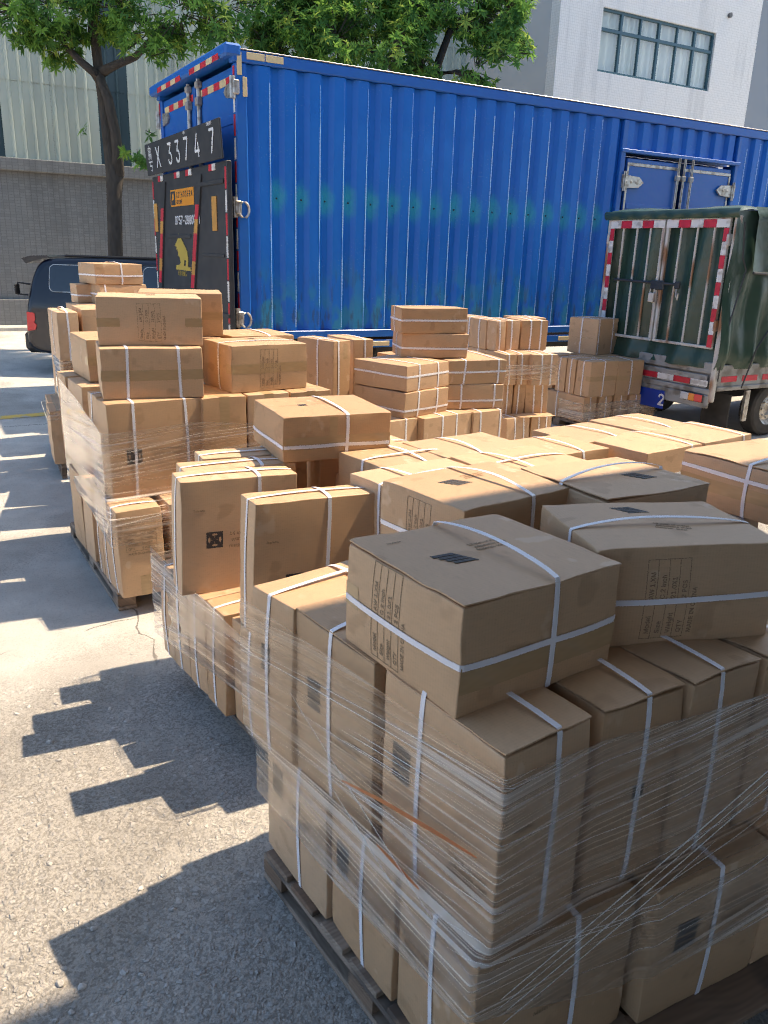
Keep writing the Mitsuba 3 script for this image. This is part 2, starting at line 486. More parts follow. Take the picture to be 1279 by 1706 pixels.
# loose bigger stones in the worn concrete near the camera
stone_ms = []
for i in range(420):
    x, y = rng.uniform(-2.4, .4), rng.uniform(.9, 3.4)
    if y > 3.7 + .62 * x:
        continue
    s = rng.uniform(.004, .011)
    m = trimesh.creation.icosphere(subdivisions=1, radius=s)
    m.vertices *= rng.uniform(.6, 1.3, 3) * [1, 1, .55]
    m.vertices += rng.normal(0, s * .12, m.vertices.shape)
    m.apply_transform(trimesh.transformations.rotation_matrix(rng.uniform(0, 6.28), [0, 0, 1]))
    m.apply_translation([x, y, .001])
    stone_ms.append(m)
scene['gravel'] = mikit.ply(cat(stone_ms), 'stone', smooth=40)
labels['gravel'] = {'label': 'small pale stones set in the worn concrete by the pallets', 'category': 'gravel', 'kind': 'stuff'}
used.add('gravel')

# ---------------------------------------------------------------- buildings
# the workshop on the far side of the yard: tiled wall, ledge, ribbed metal cladding above
WO = np.array([-7.425, 15.819]) - U30 * 9
Mw = frame(WO[0], WO[1], 0, YAW)
shop = thing('workshop_building', 'long grey workshop with tiled lower wall and pale ribbed metal cladding', 'building')
part(shop, 'wall', moved(cat([bx((0, .12, 0), (32, .5, 2.86))]), Mw), 'tile_grey')
part(shop, 'plinth', moved(bx((0, 0, 0), (32, .118, .55), .01), Mw), 'tile_grey')
part(shop, 'ledge', moved(bx((0, -.06, 2.862), (32, .4, 3.08), .01), Mw), 'tile_grey')
part(shop, 'gravel_margin', moved(bx((0, -.5, -.05), (32, -.002, .07), .01), Mw), 'concrete')


def ribbed(x0, x1, z0, z1, y, pitch, ph, rib=.06, depth=.045):
    """sheet metal with narrow standing ribs, a closed thin slab"""
    xs, ys = [x0], [y]
    k = math.ceil((x0 - ph) / pitch)
    while ph + k * pitch < x1 - rib:
        c = ph + k * pitch
        if c > x0 + .01:
            xs += [c, c + rib * .3, c + rib * .7, c + rib]
            ys += [y, y - depth, y - depth, y]
        k += 1
    xs.append(x1); ys.append(y)
    P = np.array([[[a, b, z0], [a, b, z1]] for a, b in zip(xs, ys)])
    B = P.copy(); B[..., 1] = y + .012
    Q = np.concatenate([P, B[::-1]], 0)
    Q = np.concatenate([Q, Q[:1]], 0)
    return sheet(Q)


dark = [(1.2, 9.33), (11.05, 11.62)]
edges = [1.2 + .0] + [9.33, 10.2, 11.05, 11.62, 12.5, 13.4, 14.3, 15.2, 16.1, 17.0, 17.9, 18.8, 19.7, 20.6, 21.5, 22.4, 23.3]
for a, b in zip(edges[:-1], edges[1:]):
    is_dark = any(a >= p - .01 and b <= q + .01 for p, q in dark)
    for z0, z1, y in ((3.08, 4.42, .16), (4.40, 6.2, .145), (6.18, 9.0, .13)):
        part(shop, 'skylight_panel' if is_dark else 'cladding_panel', moved(ribbed(a + .002, b - .002, z0, z1, y, .192, .06), Mw), 'siding_dark' if is_dark else 'siding')
part(shop, 'roof', moved(bx((0, 0, 9.0), (32, 6, 9.15), .02), Mw), 'grey_metal_roof')
part(shop, 'inner_wall', moved(bx((0, .25, 3.09), (32, .5, 8.99)), Mw), 'warehouse_wall')

# the pale tiled building with the window
Mb = frame(3.182, 18.389, 0, YAW)
bld = thing('tiled_building', 'pale tiled building with a wide teal framed window above the truck', 'building')
wallp = sbox(0, 0, 5.97, 9).difference(sbox(1.13, 5.40, 4.57, 6.585))
part(bld, 'wall', moved(flat(extrude(wallp, .28), 'F', 0, 0, -.28), Mb), 'tile_pale')
part(bld, 'side_wall', moved(bx((0, .282, 0), (.25, 4, 9)), Mb), 'tile_plain')
part(bld, 'side_wall', moved(bx((5.72, .282, 0), (5.97, 7, 9)), Mb), 'tile_plain')
part(bld, 'roof', moved(bx((0, 0, 9.002), (5.97, 7, 9.2), .02), Mb), 'grey_metal_roof')
win = numbered(bld + '__window')
fr = [bx((1.13, .05, 5.40), (4.57, .11, 5.45)), bx((1.13, .05, 6.535), (4.57, .11, 6.585)), bx((1.13, .05, 5.45), (1.175, .11, 6.535)), bx((4.525, .05, 5.45), (4.57, .11, 6.535)),
      bx((1.175, .045, 6.17), (4.525, .115, 6.23))]
step = (4.525 - 1.175) / 6
for i in range(1, 6):
    w = .03 if i % 2 else .018
    fr += [bx((1.175 + i * step - w, .05, 5.45), (1.175 + i * step + w, .11, 6.17)), bx((1.175 + i * step - w, .05, 6.23), (1.175 + i * step + w, .11, 6.535))]
k = numbered(win + '__frame')
scene[k] = mesh_dict(moved(cat(fr), Mb), 'window_frame')
for i in range(6):
    for z0, z1 in ((5.45, 6.17), (6.23, 6.535)):
        k = numbered(win + '__pane')
        P = np.array([[1.175 + i * step, .085, z0], [1.175 + (i + 1) * step, .085, z0], [1.175 + (i + 1) * step, .085, z1], [1.175 + i * step, .085, z1]])
        scene[k] = mesh_dict(trimesh.Trimesh(put(Mb, P), [[0, 1, 2], [0, 2, 3]], process=False), 'glass')
xs = np.linspace(1.0, 4.7, 260)
cy = .17 + .022 * np.sin(xs * 31 + 2 * np.sin(xs * 3)) + .012 * np.sin(xs * 13)
k = numbered(win + '__curtain')
scene[k] = mesh_dict(moved(sheet(np.array([[[a, b, 5.3], [a, b + .004 * math.sin(a * 60), 6.7]] for a, b in zip(xs, cy)])), Mb), 'curtain', True)
part(bld, 'vent_pipe', moved(rod((4.9, -.06, 6.98), (4.9, .05, 6.98), .05, 12), Mb), 'grey_metal_roof')
side = thing('blue_grey_building', 'plain blue grey building at the right edge behind the window building', 'building')
Ms = frame(8.9, 22.6, 0, YAW - 4)
part(side, 'wall', moved(bx((-.6, 0, 0), (9, 6, 12), .02), Ms), 'blue_grey_wall')

# the loading canopy over the camera; its edge lies along the shade line on the cartons
MC = frame(2.39, 2.97, 0, 33)
can = thing('loading_canopy', 'flat roofed loading canopy over the nearest pallet', 'canopy')
part(can, 'roof', moved(trimesh.Trimesh([[-9, -6.4, 5.1], [14, -6.4, 5.1], [14, 0, 5.1], [-9, 0, 5.1]], [[0, 1, 2], [0, 2, 3]], process=False), MC), 'grey_metal_roof')
part(can, 'edge_beam', moved(bx((-9, -.06, 5.0), (14, 0, 5.095), .01), MC), 'grey_paint')
for x in np.arange(-8, 14, 2.0):
    part(can, 'rafter', moved(bx((x - .03, -6.4, 4.98), (x + .03, -.062, 5.09), .005), MC), 'grey_paint')
for x in (-8.5, 13.5):
    part(can, 'post', moved(bx((x - .1, -.4, 0), (x + .1, -.2, 4.99), .01), MC), 'grey_paint')
wh = thing('warehouse', 'dark warehouse front with open doors behind the loading canopy', 'building')
wp = sbox(-9, 0, 14, 7)
for a in (-7, -1.5, 4, 9.5):
    wp = wp.difference(sbox(a, -.01, a + 4, 4))
part(wh, 'wall', moved(flat(extrude(wp, .3), 'F', 0, 0, 0), MC @ frame(0, -6.5, 0, 0)), 'warehouse_wall')
part(wh, 'interior', moved(bx((-9, -14, 0), (14, -13.8, 7)), MC), 'warehouse_wall')
part(wh, 'inner_roof', moved(bx((-9, -14, 5.2), (14, -6.85, 5.4)), MC), 'warehouse_wall')
part(wh, 'inner_floor', moved(bx((-9, -13.7, .004), (14, -6.9, .02)), MC), 'warehouse_wall')

# ---------------------------------------------------------------- the big blue truck
MT = frame(-1.45, 7.952, 0, YAW)      # x along its side, y across, z up; origin at the near rear corner
TW, TL = 2.55, 9.6
trk = thing('box_truck', 'large blue box truck with corrugated sides and a raised black tail lift', 'truck')


def tp(name, mesh, bsdf, smooth=False, **k):
    return part(trk, name, moved(mesh, MT), bsdf, smooth, **k)


def corrugated(s0, s1, z0, z1, y=0.0, inward=1):
    pts = [(s0, y)]
    k = -2
    while .327 + .254 * k < s1 + .3:
        e = .327 + .254 * k
        for ds, dy in ((-.106, 0), (0, 0), (.044, .040 * inward), (.104, .040 * inward)):
            if s0 + .001 < e + ds < s1 - .001:
                pts.append((e + ds, y + dy))
        k += 1
    pts.append((s1, pts[-1][1]))
    pts[0] = (s0, pts[1][1])
    zs = np.linspace(z0, z1, 12)
    P = np.array([[[a, b + .0022 * math.sin(3.1 * z + 1.7 * a) * (1 if 0 < i < len(zs) - 1 else 0), z] for i, z in enumerate(zs)] for a, b in pts])
    return sheet(P)


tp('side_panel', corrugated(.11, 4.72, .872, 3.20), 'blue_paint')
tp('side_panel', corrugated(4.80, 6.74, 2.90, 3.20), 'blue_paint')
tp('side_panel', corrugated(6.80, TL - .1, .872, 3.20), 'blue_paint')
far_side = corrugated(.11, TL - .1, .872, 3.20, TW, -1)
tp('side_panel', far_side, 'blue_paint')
tp('corner_post', bx((0, -.012, .80), (.11, .09, 3.20), .012), 'blue_plain')
tp('corner_post', bx((0, TW - .09, .80), (.11, TW + .012, 3.20), .012), 'blue_plain')
tp('corner_post', bx((TL - .1, -.012, .80), (TL, .09, 3.20), .012), 'blue_plain')
tp('top_rail', bx((-.02, -.018, 3.205), (TL, .10, 3.30), .008), 'blue_plain')
tp('top_rail', bx((-.02, TW - .10, 3.205), (TL, TW + .018, 3.30), .008), 'blue_plain')
tp('rail_cap', bx((-.02, -.024, 3.302), (TL, .05, 3.312), .003), 'steel')
tp('bottom_rail', bx((0, -.016, .79), (TL, .09, .868), .008), 'blue_plain')
tp('bottom_rail', bx((0, TW - .09, .79), (TL, TW + .016, .868), .008), 'blue_plain')
tp('roof', bx((-.06, .05, 3.303), (TL, TW - .05, 3.33), .006), 'blue_plain')
tp('rear_header', bx((-.10, -.03, 3.24), (.06, TW + .03, 3.345), .02), 'blue_plain')
tp('floor', bx((.05, .09, .80), (TL - .05, TW - .09, .90)), 'dark_metal')
tp('front_wall', bx((TL - .09, .09, .90), (TL - .02, TW - .09, 3.20)), 'blue_plain')
for i in range(34):
    s = .327 + .254 * i + .068
    if s > 4.6:
        break
    tp('rivet', trimesh.creation.icosphere(2, .009).apply_translation([s + .006, .037, 2.10]), 'dark_metal', True)
for i in range(36):
    e = .327 + .254 * i
    if e < 4.62 or e > 6.9:
        r_ = np.random.default_rng(40 + i)
        z0, z1 = .875 + r_.uniform(0, .03), 3.17 - r_.uniform(0, .14)
        tp('painted_highlight', bx((e - .003, -.0012, z0), (e + .0055, .004, z1), .001), 'highlight_blue')  # thin pale strip paints the highlight along each rib edge
# yellow reflector plates at the corner and on the lower rail
for lo, hi in (((.015, 3.10), (.062, 3.285)), ((.066, 2.93), (.108, 3.09))):
    tp('reflector', bx((lo[0], -.019, lo[1]), (hi[0], -.0125, hi[1]), .003), 'cream_reflector')
for a in (.105, .285):
    tp('reflector', bx((a, -.024, 3.232), (a + .17, -.0182, 3.29), .003), 'cream_reflector')
for a, c in ((1.44, 'cream_reflector'), (4.02, 'cream_reflector'), (4.24, 'red_reflector'), (6.6, 'cream_reflector')):
    tp('reflector', bx((a, -.022, .695), (a + .22, -.016, .745), .002), c)
tp('side_guard', bx((.9, -.014, .68), (8.8, .03, .76), .006), 'blue_plain')
# side doors
tp('door_header', bx((4.72, -.028, 2.855), (6.82, .05, 2.895), .006), 'blue_plain')
tp('door_post', bx((4.725, -.014, .872), (4.798, .09, 3.20), .006), 'blue_plain')
tp('door_post', bx((6.742, -.014, .872), (6.80, .09, 3.20), .006), 'blue_plain')
for a, b, lx, kn in ((4.86, 5.74, 4.80, 1), (5.84, 6.70, 6.74, -1)):
    d = numbered(trk + '__side_door')
    scene[numbered(d + '__leaf')] = mesh_dict(moved(cat([bx((a, .012, .90), (b, .045, 2.80), .004), bx((a + .05, .002, 2.24), (b - .05, .0115, 2.30), .004), bx((a + .05, .002, 1.5), (b - .05, .0115, 1.56), .004)]), MT), 'blue_plain')
    scene[numbered(d + '__seal')] = mesh_dict(moved(cat([bx((a, .002, 2.72), (b, .0118, 2.755), .003), bx((a if kn > 0 else b - .03, .002, .92), (a + .03 if kn > 0 else b, .0118, 2.719), .003)]), MT), 'steel')
    for z in (2.54, 1.2):
        x0, x1 = (lx - .03, lx + .33) if kn > 0 else (lx - .30, lx + .05)
        hinge = Polygon([(x0, z - .075), (x1 - .08, z - .06), (x1, z), (x1 - .08, z + .06), (x0, z + .075)]) if kn > 0 else Polygon([(x1, z - .075), (x0 + .08, z - .06), (x0, z), (x0 + .08, z + .06), (x1, z + .075)])
        h = [flat(extrude(hinge, .02), 'F', 0, 0, .004)]
        for q in (.07, .15, .23):
            h.append(trimesh.creation.icosphere(1, .016).apply_translation([x0 + q if kn > 0 else x1 - q, -.022, z]))
        h.append(rod((lx, -.03, z - .11), (lx, -.03, z + .11), .018))
        scene[numbered(d + '__hinge')] = mesh_dict(moved(cat(h), MT), 'steel')
for s in (5.70, 5.80, 5.94):
    tp('lock_rod', rod((s, -.022, .93), (s, -.022, 2.86), .016), 'steel', 40)
    tp('rod_bracket', bx((s - .035, -.04, 2.60), (s + .035, .0, 2.66), .006), 'grey_paint')
# rear doors
for y0, y1 in ((.09, 1.255), (1.285, TW - .09)):
    d = numbered(trk + '__rear_door')
    scene[numbered(d + '__leaf')] = mesh_dict(moved(cat([bx((.03, y0, .92), (.07, y1, 3.19), .004), bx((.022, y0 + .05, 2.72), (.0295, y1 - .05, 2.80), .004)]), MT), 'blue_plain')
    n = 6
    for row, z in ((0, 3.085), (1, 3.20)):
        for i in range(n if row == 0 else 5):
            a = y0 + .05 + i * (y1 - y0 - .1) / n
            c = 'red_reflector' if i % 2 == 0 else 'cream_reflector'
            yo = .024 if row == 0 else -.102
            zz = z if row == 0 else 3.262
            b = bx((yo, a, zz - .03), (yo + .0055, a + (y1 - y0 - .1) / n - .003, zz + .035 if row == 0 else zz + .02), .0015)
            scene[numbered(d + '__reflector')] = mesh_dict(moved(b, MT), c)
    for z in (3.0, 2.0, 1.0):
        yy = .06 if y0 < 1 else TW - .06
        sg = 1 if y0 < 1 else -1
        hp = Polygon([(0, -.07), (.22, -.05), (.28, 0), (.22, .05), (0, .07)])
        hm = extrude(hp, .02)
        hm.apply_transform(np.array([[0, 0, -1, .028], [sg, 0, 0, yy], [0, 1, 0, z], [0, 0, 0, 1.0]]))
        pin = cat([rod((-.02, yy - sg * .05, z - .09), (-.02, yy - sg * .05, z + .09), .028), bx((-.03, yy - sg * .1, z - .06), (.03, yy - sg * .02, z + .06), .01)])
        scene[numbered(d + '__hinge')] = mesh_dict(moved(cat([hm, pin]), MT), 'steel')
for y in (1.08, 1.42):
    tp('lock_rod', rod((.005, y, .95), (.005, y, 3.22), .022), 'steel', 40)
    tp('rod_clamp', bx((-.025, y - .045, 2.98), (.03, y + .045, 3.06), .008), 'grey_paint')
    tp('rod_clamp', bx((-.025, y - .045, 3.14), (.03, y + .045, 3.2), .008), 'grey_paint')
for i in range(12):                     # red and white tape up both rear posts
    z = .85 + i * .195
    for y in (.005, TW - .045):
        tp('reflector', bx((-.0045, y, z), (-.0005, y + .04, z + .18), .001), 'red_reflector' if i % 2 else 'white_reflector')
# D rings and chain on the near rear corner
for z in (1.98, .98):
    ring = tube([(.05 + .055 * math.cos(a) * .9, -.03, z + .07 * math.sin(a)) for a in np.linspace(0, 2 * np.pi, 17)], .012, 6)
    tp('lashing_ring', cat([ring, bx((.0, -.02, z - .06), (.03, -.012, z + .06), .004)]), 'steel')
ch = [(-.08, .02, 1.33), (-.08, .03, 1.24), (-.085, .06, 1.19), (-.085, .12, 1.18), (-.08, .16, 1.22), (-.08, .18, 1.32)]
chain = []
for i in range(len(ch) - 1):
    a, b = np.array(ch[i]), np.array(ch[i + 1])
    for t in (0.0, .5):
        c = a + (b - a) * (t + .25)
        l = trimesh.creation.torus(.024, .006, major_sections=14, minor_sections=6)
        l.apply_transform(trimesh.geometry.align_vectors([1, 0, 0], (b - a) / np.linalg.norm(b - a)))
        if t:
            l.apply_transform(trimesh.transformations.rotation_matrix(np.pi / 2, (b - a) / np.linalg.norm(b - a)))
        l.apply_translation(c)
        chain.append(l)
tp('chain', cat(chain), 'steel', 40)

# tail lift, folded up against the rear doors
lift = numbered(trk + '__tail_lift')


def lp(name, mesh, bsdf, smooth=False):
    k = numbered(lift + '__' + name)
    scene[k] = mesh_dict(moved(mesh, MT), bsdf, smooth)


LX = -.12


def lbox(y0, y1, z0, z1, x0=0.0, th=.02, c=.004):
    return bx((LX - x0 - th, y0, z0), (LX - x0, y1, z1), c)


lp('platform', cat([lbox(-.06, 2.56, .55, 2.39, -.05, .05, .006), lbox(-.06, 2.56, 1.0, 1.04, 0, .02), lbox(.02, .70, 2.20, 2.24, .0, .016), lbox(1.1, 2.0, 1.72, 1.76, .0, .012), lbox(.05, .7, 1.55, 1.58, .0, .012)]), 'dark_metal')
band = bx((LX - .05, -.09, 0), (LX - .03, 2.55, .33), .004)
band.apply_translation([-(LX - .03), 0, 0])
band.apply_transform(trimesh.transformations.rotation_matrix(math.radians(-4), [0, 1, 0]))
band.apply_translation([LX - .03, 0, 2.40])
lp('number_board', band, 'dark_metal')
for y0, y1, y2 in ((.72, .80, 1.07), (2.03, 2.11, 2.36)):
    P = Polygon([(-(y0 + .07), 2.31), (-(y0 - .07), 2.31), (-(y1 - .07), 2.05), (-(y2 - .07), 1.2), (-(y2 + .05), .62), (-(y2 + .17), .62), (-(y2 + .07), 1.2), (-(y1 + .07), 2.05)])
    lp('stiffener', flat(extrude(P, .016), 'L', 0, 0, -LX), 'dark_metal')
for y0, y1 in ((.80, 1.07), (2.11, 2.36)):
    n = 6
    for i in range(n):
        a, b = 2.04 - .82 * i / n, 2.04 - .82 * (i + 1) / n
        ya, yb = y0 + (y1 - y0) * i / n, y0 + (y1 - y0) * (i + 1) / n
        P = Polygon([(-(ya + .055), a), (-(ya - .055), a), (-(yb - .055), b), (-(yb + .055), b)])
        lp('slanted_reflector', flat(extrude(P, .004), 'L', 0, 0, -LX + .0165), 'red_reflector' if i % 3 != 1 else 'amber_reflector')
for y0 in (.235, 2.38):
    lp('amber_plate', lbox(y0, y0 + .13, 1.79, 2.10, .0, .012), 'amber_reflector')
for y in (.24, 1.0, 1.42, 2.08):
    lp('reflector', lbox(y, y + .10, 2.325, 2.385, .0, .008, .002), 'white_reflector')
    lp('reflector', lbox(y + .102, y + .20, 2.325, 2.385, .0, .008, .002), 'red_reflector')
for i in range(8):
    z = .75 + i * .2
    for y in (-.055, 2.515):
        lp('edge_reflector', lbox(y, y + .04, z, z + .19, .0, .004, .001), 'red_reflector' if i % 2 else 'white_reflector')


def rear_text(s, y, z, h, bold=False, out=0.0, rot=0):
    return flat(text(s, h, bold, .002), 'L', -y, z, -LX + out, 0, 0, rot)


def bar2(p, q, w):
    p, q = np.array(p, float), np.array(q, float)
    d = (q - p) / np.linalg.norm(q - p)
    n = np.array([-d[1], d[0]]) * w / 2
    return Polygon([p - n, q - n, q + n, p + n])


yue = shapely.union_all([bar2((.5, 1.0), (.40, .92), .05), bar2((.18, .9), (.82, .9), .05), bar2((.18, .9), (.18, .45), .05), bar2((.82, .9), (.82, .45), .05), bar2((.25, .66), (.75, .66), .045), bar2((.5, .86), (.5, .48), .045),
                         bar2((.32, .82), (.42, .72), .04), bar2((.68, .82), (.58, .72), .04), bar2((.46, .62), (.30, .50), .04), bar2((.54, .62), (.70, .50), .04), bar2((.05, .38), (.95, .38), .05), bar2((.35, .38), (.28, .22), .05),
                         bar2((.28, .22), (.78, .22), .05), bar2((.78, .22), (.70, .02), .05), bar2((.70, .02), (.55, .06), .05)])
ym = extrude(yue, .01)
ym.apply_scale([.17, .27, .2])
num = [flat(ym, 'L', -2.42, -.13, .052)]
for s_, y in (('X', 2.10), ('3', 1.62), ('3', 1.33), ('7', 1.03), ('4', .68), ('7', .22)):
    num.append(flat(text(s_, .21, False, .002), 'L', -y, -.105, .052))
num.append(cat([flat(text(s_, .03, False, .002), 'L', -y, .13, .052) for s_, y in (('ON', 1.0), ('ON/OFF', .25))]))
for i, m in enumerate(num):
    m.apply_transform(trimesh.transformations.rotation_matrix(math.radians(-4), [0, 1, 0]))
    m.apply_translation([LX - .0135, 0, 2.565])
    lp('character' if i < 7 else 'small_lettering', m, 'white_print')
lp('sticker', lbox(.95, 1.80, 2.045, 2.215, .0, .004, .001), 'orange_sticker')
st = [flat(extrude(sbox(-1.78, 2.06, -1.62, 2.20).difference(Polygon([(-1.76, 2.10), (-1.66, 2.12), (-1.68, 2.185), (-1.73, 2.17)])), .001), 'L', 0, 0, -LX + .0045)]
for s, y, z, h in (('C I I H O 3 E R A', 1.58, 2.13, .055), ('HOTLINE', 1.58, 2.07, .035)):
    m = flat(text(s, h, True, .001), 'L', -y, z, -LX + .0045)
    st.append(m)
lp('sticker_print', cat(st), 'dark_metal')
lp('phone_number', rear_text('0757-2880090', 1.66, 1.86, .085, True, .006), 'white_print')
bear = Polygon([(.05, 0), (.95, 0), (.93, .10), (.80, .10), (.83, .30), (.78, .52), (.66, .66), (.55, .76), (.42, .90), (.30, 1.0), (.27, .88), (.14, .75), (.03, .66), (.16, .63), (.10, .56), (.18, .57), (.24, .45), (.20, .40), (.30, .36), (.36, .2), (.30, .14), (.08, .12)])
bear = bear.difference(Polygon([(.56, .12), (.66, .12), (.70, .26), (.60, .30)]))
bm = extrude(bear, .002)
bm.apply_scale([.62, .38, 1])
lp('bear_emblem', flat(bm, 'L', -1.74, 1.39, -LX + .003), 'gold_print')
lp('emblem_name', rear_text('K E U M I', 1.62, 1.33, .05, False, .003), 'gold_print')
lp('lift_arm', cat([bx((-.14, .25, .45), (.1, .37, .8), .01), bx((-.14, 2.1, .45), (.1, 2.22, .8), .01)]), 'dark_metal')
# chassis, wheels and cab
tp('chassis', cat([bx((.2, .75, .52), (TL + 1.6, .9, .79)), bx((.2, TW - .9, .52), (TL + 1.6, TW - .75, .79))]), 'dark_metal')


def wheel_mesh(r, w):
    tyre = trimesh.creation.revolve(np.array([[r * .58, -w / 2], [r * .9, -w / 2], [r * .985, -w * .4], [r, -w * .22], [r, w * .22], [r * .985, w * .4], [r * .9, w / 2], [r * .58, w / 2], [r * .58, -w / 2]]), sections=36)
    rim = [trimesh.creation.revolve(np.array([[0.0, w * .2], [r * .2, w * .2], [r * .24, w * .34], [r * .42, w * .26], [r * .52, w * .42], [r * .585, w * .47], [r * .585, w * .2], [0.0, w * .1]]), sections=36)]
    for i in range(8):
        a = i * np.pi / 4
        rim.append(trimesh.creation.cylinder(r * .035, w * .14, sections=8).apply_translation([r * .32 * math.cos(a), r * .32 * math.sin(a), w * .33]))
    return tyre, cat(rim)


def wheel(parent, M, x, y, r, w, out=-1):
    k = numbered(parent + '__wheel')
    tyre, rim = wheel_mesh(r, w)
    A = np.eye(4)
    A[:3, :3] = np.array([[1, 0, 0], [0, 0, -1], [0, 1, 0]]) if out < 0 else np.array([[1, 0, 0], [0, 0, 1], [0, -1, 0]])
    A[:3, 3] = x, y, r
    for nme, m, b in (('tyre', tyre, 'rubber'), ('rim', rim, 'steel')):
        scene[numbered(k + '__' + nme)] = mesh_dict(moved(moved(m, A), M), b, 35)


for x in (2.0, 3.2):
    wheel(trk, MT, x, .2, .48, .28)
    wheel(trk, MT, x, TW - .2, .48, .28, 1)
wheel(trk, MT, TL + .8, .2, .48, .28)
wheel(trk, MT, TL + .8, TW - .2, .48, .28, 1)
tp('cab', cat([bx((TL + .15, .06, .75), (TL + 2.0, TW - .06, 2.0), .12), bx((TL + .15, .1, 1.9), (TL + 1.85, TW - .1, 2.9), .2)]), 'blue_plain')

# ---------------------------------------------------------------- the small truck with the green tarpaulin
MS = frame(3.0335, 7.5763, 0, 30)
SW = 1.53
sml = thing('small_truck', 'small cage truck under a dark green tarpaulin with red and white reflectors', 'truck')


def sp(name, mesh, bsdf, smooth=False, **k):
    return part(sml, name, moved(mesh, MS), bsdf, smooth, **k)


sp('bed', cat([bx((.04, .02, .56), (3.0, SW - .02, .66), .006), bx((.0, .0, .655), (.04, SW, .76), .006)]), 'grey_paint')
sp('tailboard', cat([bx((-.012, .06, .52), (.0, SW - .02, .64), .004), bx((-.03, .0, .465), (.03, SW, .515), .006)]), 'grey_paint')
sp('bed_side', cat([bx((.05, -.012, .53), (3.0, .018, .74), .006), bx((.05, -.03, .50), (3.0, .0, .54), .006)]), 'grey_paint')
for i in range(7):
    a = .04 + i * .205
    sp('reflector', bx((-.0165, a, .535), (-.0125, a + .2, .592), .001), 'white_reflector' if i % 2 == 0 else 'red_reflector')
for i in range(9):
    a = .10 + i * .30
    sp('reflector', bx((a, -.0165, .58), (a + .22, -.0125, .635), .001), 'red_reflector')
sp('corner_post', bx((-.02, -.03, .40), (.03, .02, 2.06), .006), 'rusty_tube')
sp('corner_post', bx((-.02, SW - .02, .50), (.03, SW + .03, 2.06), .006), 'rusty_tube')
sp('top_beam', bx((-.02, .022, 2.06), (.03, SW - .022, 2.09), .004), 'rusty_tube')
for y0, y1, bars in ((.045, .765, (.21, .40, .59)), (.785, SW - .03, (.97, 1.145, 1.33))):
    d = numbered(sml + '__cage_door')

    def dp(name, mesh, bsdf):
        scene[numbered(d + '__' + name)] = mesh_dict(moved(mesh, MS), bsdf)
    w = .034
    dp('frame', cat([bx((-.035, y0, .885), (-.005, y1, .91), .004), bx((-.035, y0, 2.0), (-.005, y1, 2.04), .004), bx((-.035, y0, .911), (-.005, y0 + w, 1.999), .004), bx((-.035, y1 - w, .911), (-.005, y1, 1.999), .004)]), 'rusty_tube')
    for b in bars:
        dp('bar', rod((-.02, b, .912), (-.02, b, 1.998), .011), 'rusty_tube')
    n = 5
    for i in range(n):
        a = y0 + i * (y1 - y0) / n
        dp('reflector', bx((-.0405, a, 1.955), (-.0355, a + (y1 - y0) / n - .003, 2.025), .001), 'white_reflector' if i % 2 == 0 else 'red_reflector')
    yo = y0 if y0 < .5 else y1 - .055
    for i in range(9):
        z = .90 + i * .117
        dp('reflector', bx((-.0405, yo, z), (-.0355, yo + .055, z + .114), .001), 'red_reflector' if i % 2 == 0 else 'white_reflector')
    for z in (1.1, 1.85):
        yh = y0 - .02 if y0 < .5 else y1 + .005
        dp('hinge', bx((-.05, yh, z - .05), (-.005, yh + .03, z + .05), .006), 'rusty_tube')
sp('lock_bar', cat([rod((-.045, .52, 1.44), (-.045, 1.36, 1.455), .013), bx((-.06, .69, 1.38), (-.03, .86, 1.47), .01), bx((-.06, .50, 1.40), (-.03, .56, 1.47), .008)]), 'dark_metal')
sp('padlock', cat([bx((-.07, .79, 1.26), (-.035, .86, 1.35), .008), tube([(-.052, .80, 1.35), (-.052, .80, 1.40), (-.052, .85, 1.40), (-.052, .85, 1.35)], .006)]), 'rusty_tube')
sp('chain', tube([(-.05, .53, 1.40), (-.055, .52, 1.34), (-.05, .505, 1.30), (-.05, .50, 1.36)], .009), 'steel')
# tarpaulin: back sheet inside the cage, top, side with folds, upper flap
ys, zs = np.linspace(.0, SW, 40), np.linspace(.70, 2.04, 24)
Y, Z = np.meshgrid(ys, zs, indexing='ij')
X = .035 + .035 * np.sin(Y * 9 + Z * 1.3) + .02 * np.sin(Y * 21 + 2 * Z) + .05 * np.exp(-((Z - .72) / .12) ** 2) * -1.1
sp('tarp_back', sheet(np.stack([X, Y, Z], -1)), 'tarp', True)
xs, ys = np.linspace(-.05, 3.1, 60), np.linspace(-.05, SW + .05, 36)
X, Y = np.meshgrid(xs, ys, indexing='ij')
t = (Y + .05) / (SW + .1)
edge = np.minimum.reduce([(X + .05) * 2.2, np.minimum(t, 1 - t) * 4, np.ones_like(X) * .5])
Z = 2.10 + .06 * np.sqrt(np.clip(edge, 0, 1)) + .012 * np.sin(X * 9) * np.sin(Y * 5 + 1) + .006 * np.sin(23 * X + 9 * Y)
sp('tarp_top', sheet(np.stack([X, Y, Z], -1)), 'tarp', True)
ys, zs = np.linspace(-.055, SW + .055, 60), np.linspace(2.035, 2.115, 8)
Y, Z = np.meshgrid(ys, zs, indexing='ij')
X = -.052 - .012 * np.sin(Y * 31) * (2.115 - Z) / .08 - .02 * (1 - ((Z - 2.075) / .04) ** 2)
sp('tarp_valance', sheet(np.stack([X, Y, Z], -1)), 'tarp', True)
xs, zs = np.linspace(-.045, 3.1, 110), np.linspace(.70, 2.10, 26)
X, Z = np.meshgrid(xs, zs, indexing='ij')
f = np.clip((2.1 - Z) / 1.3, 0, 1)
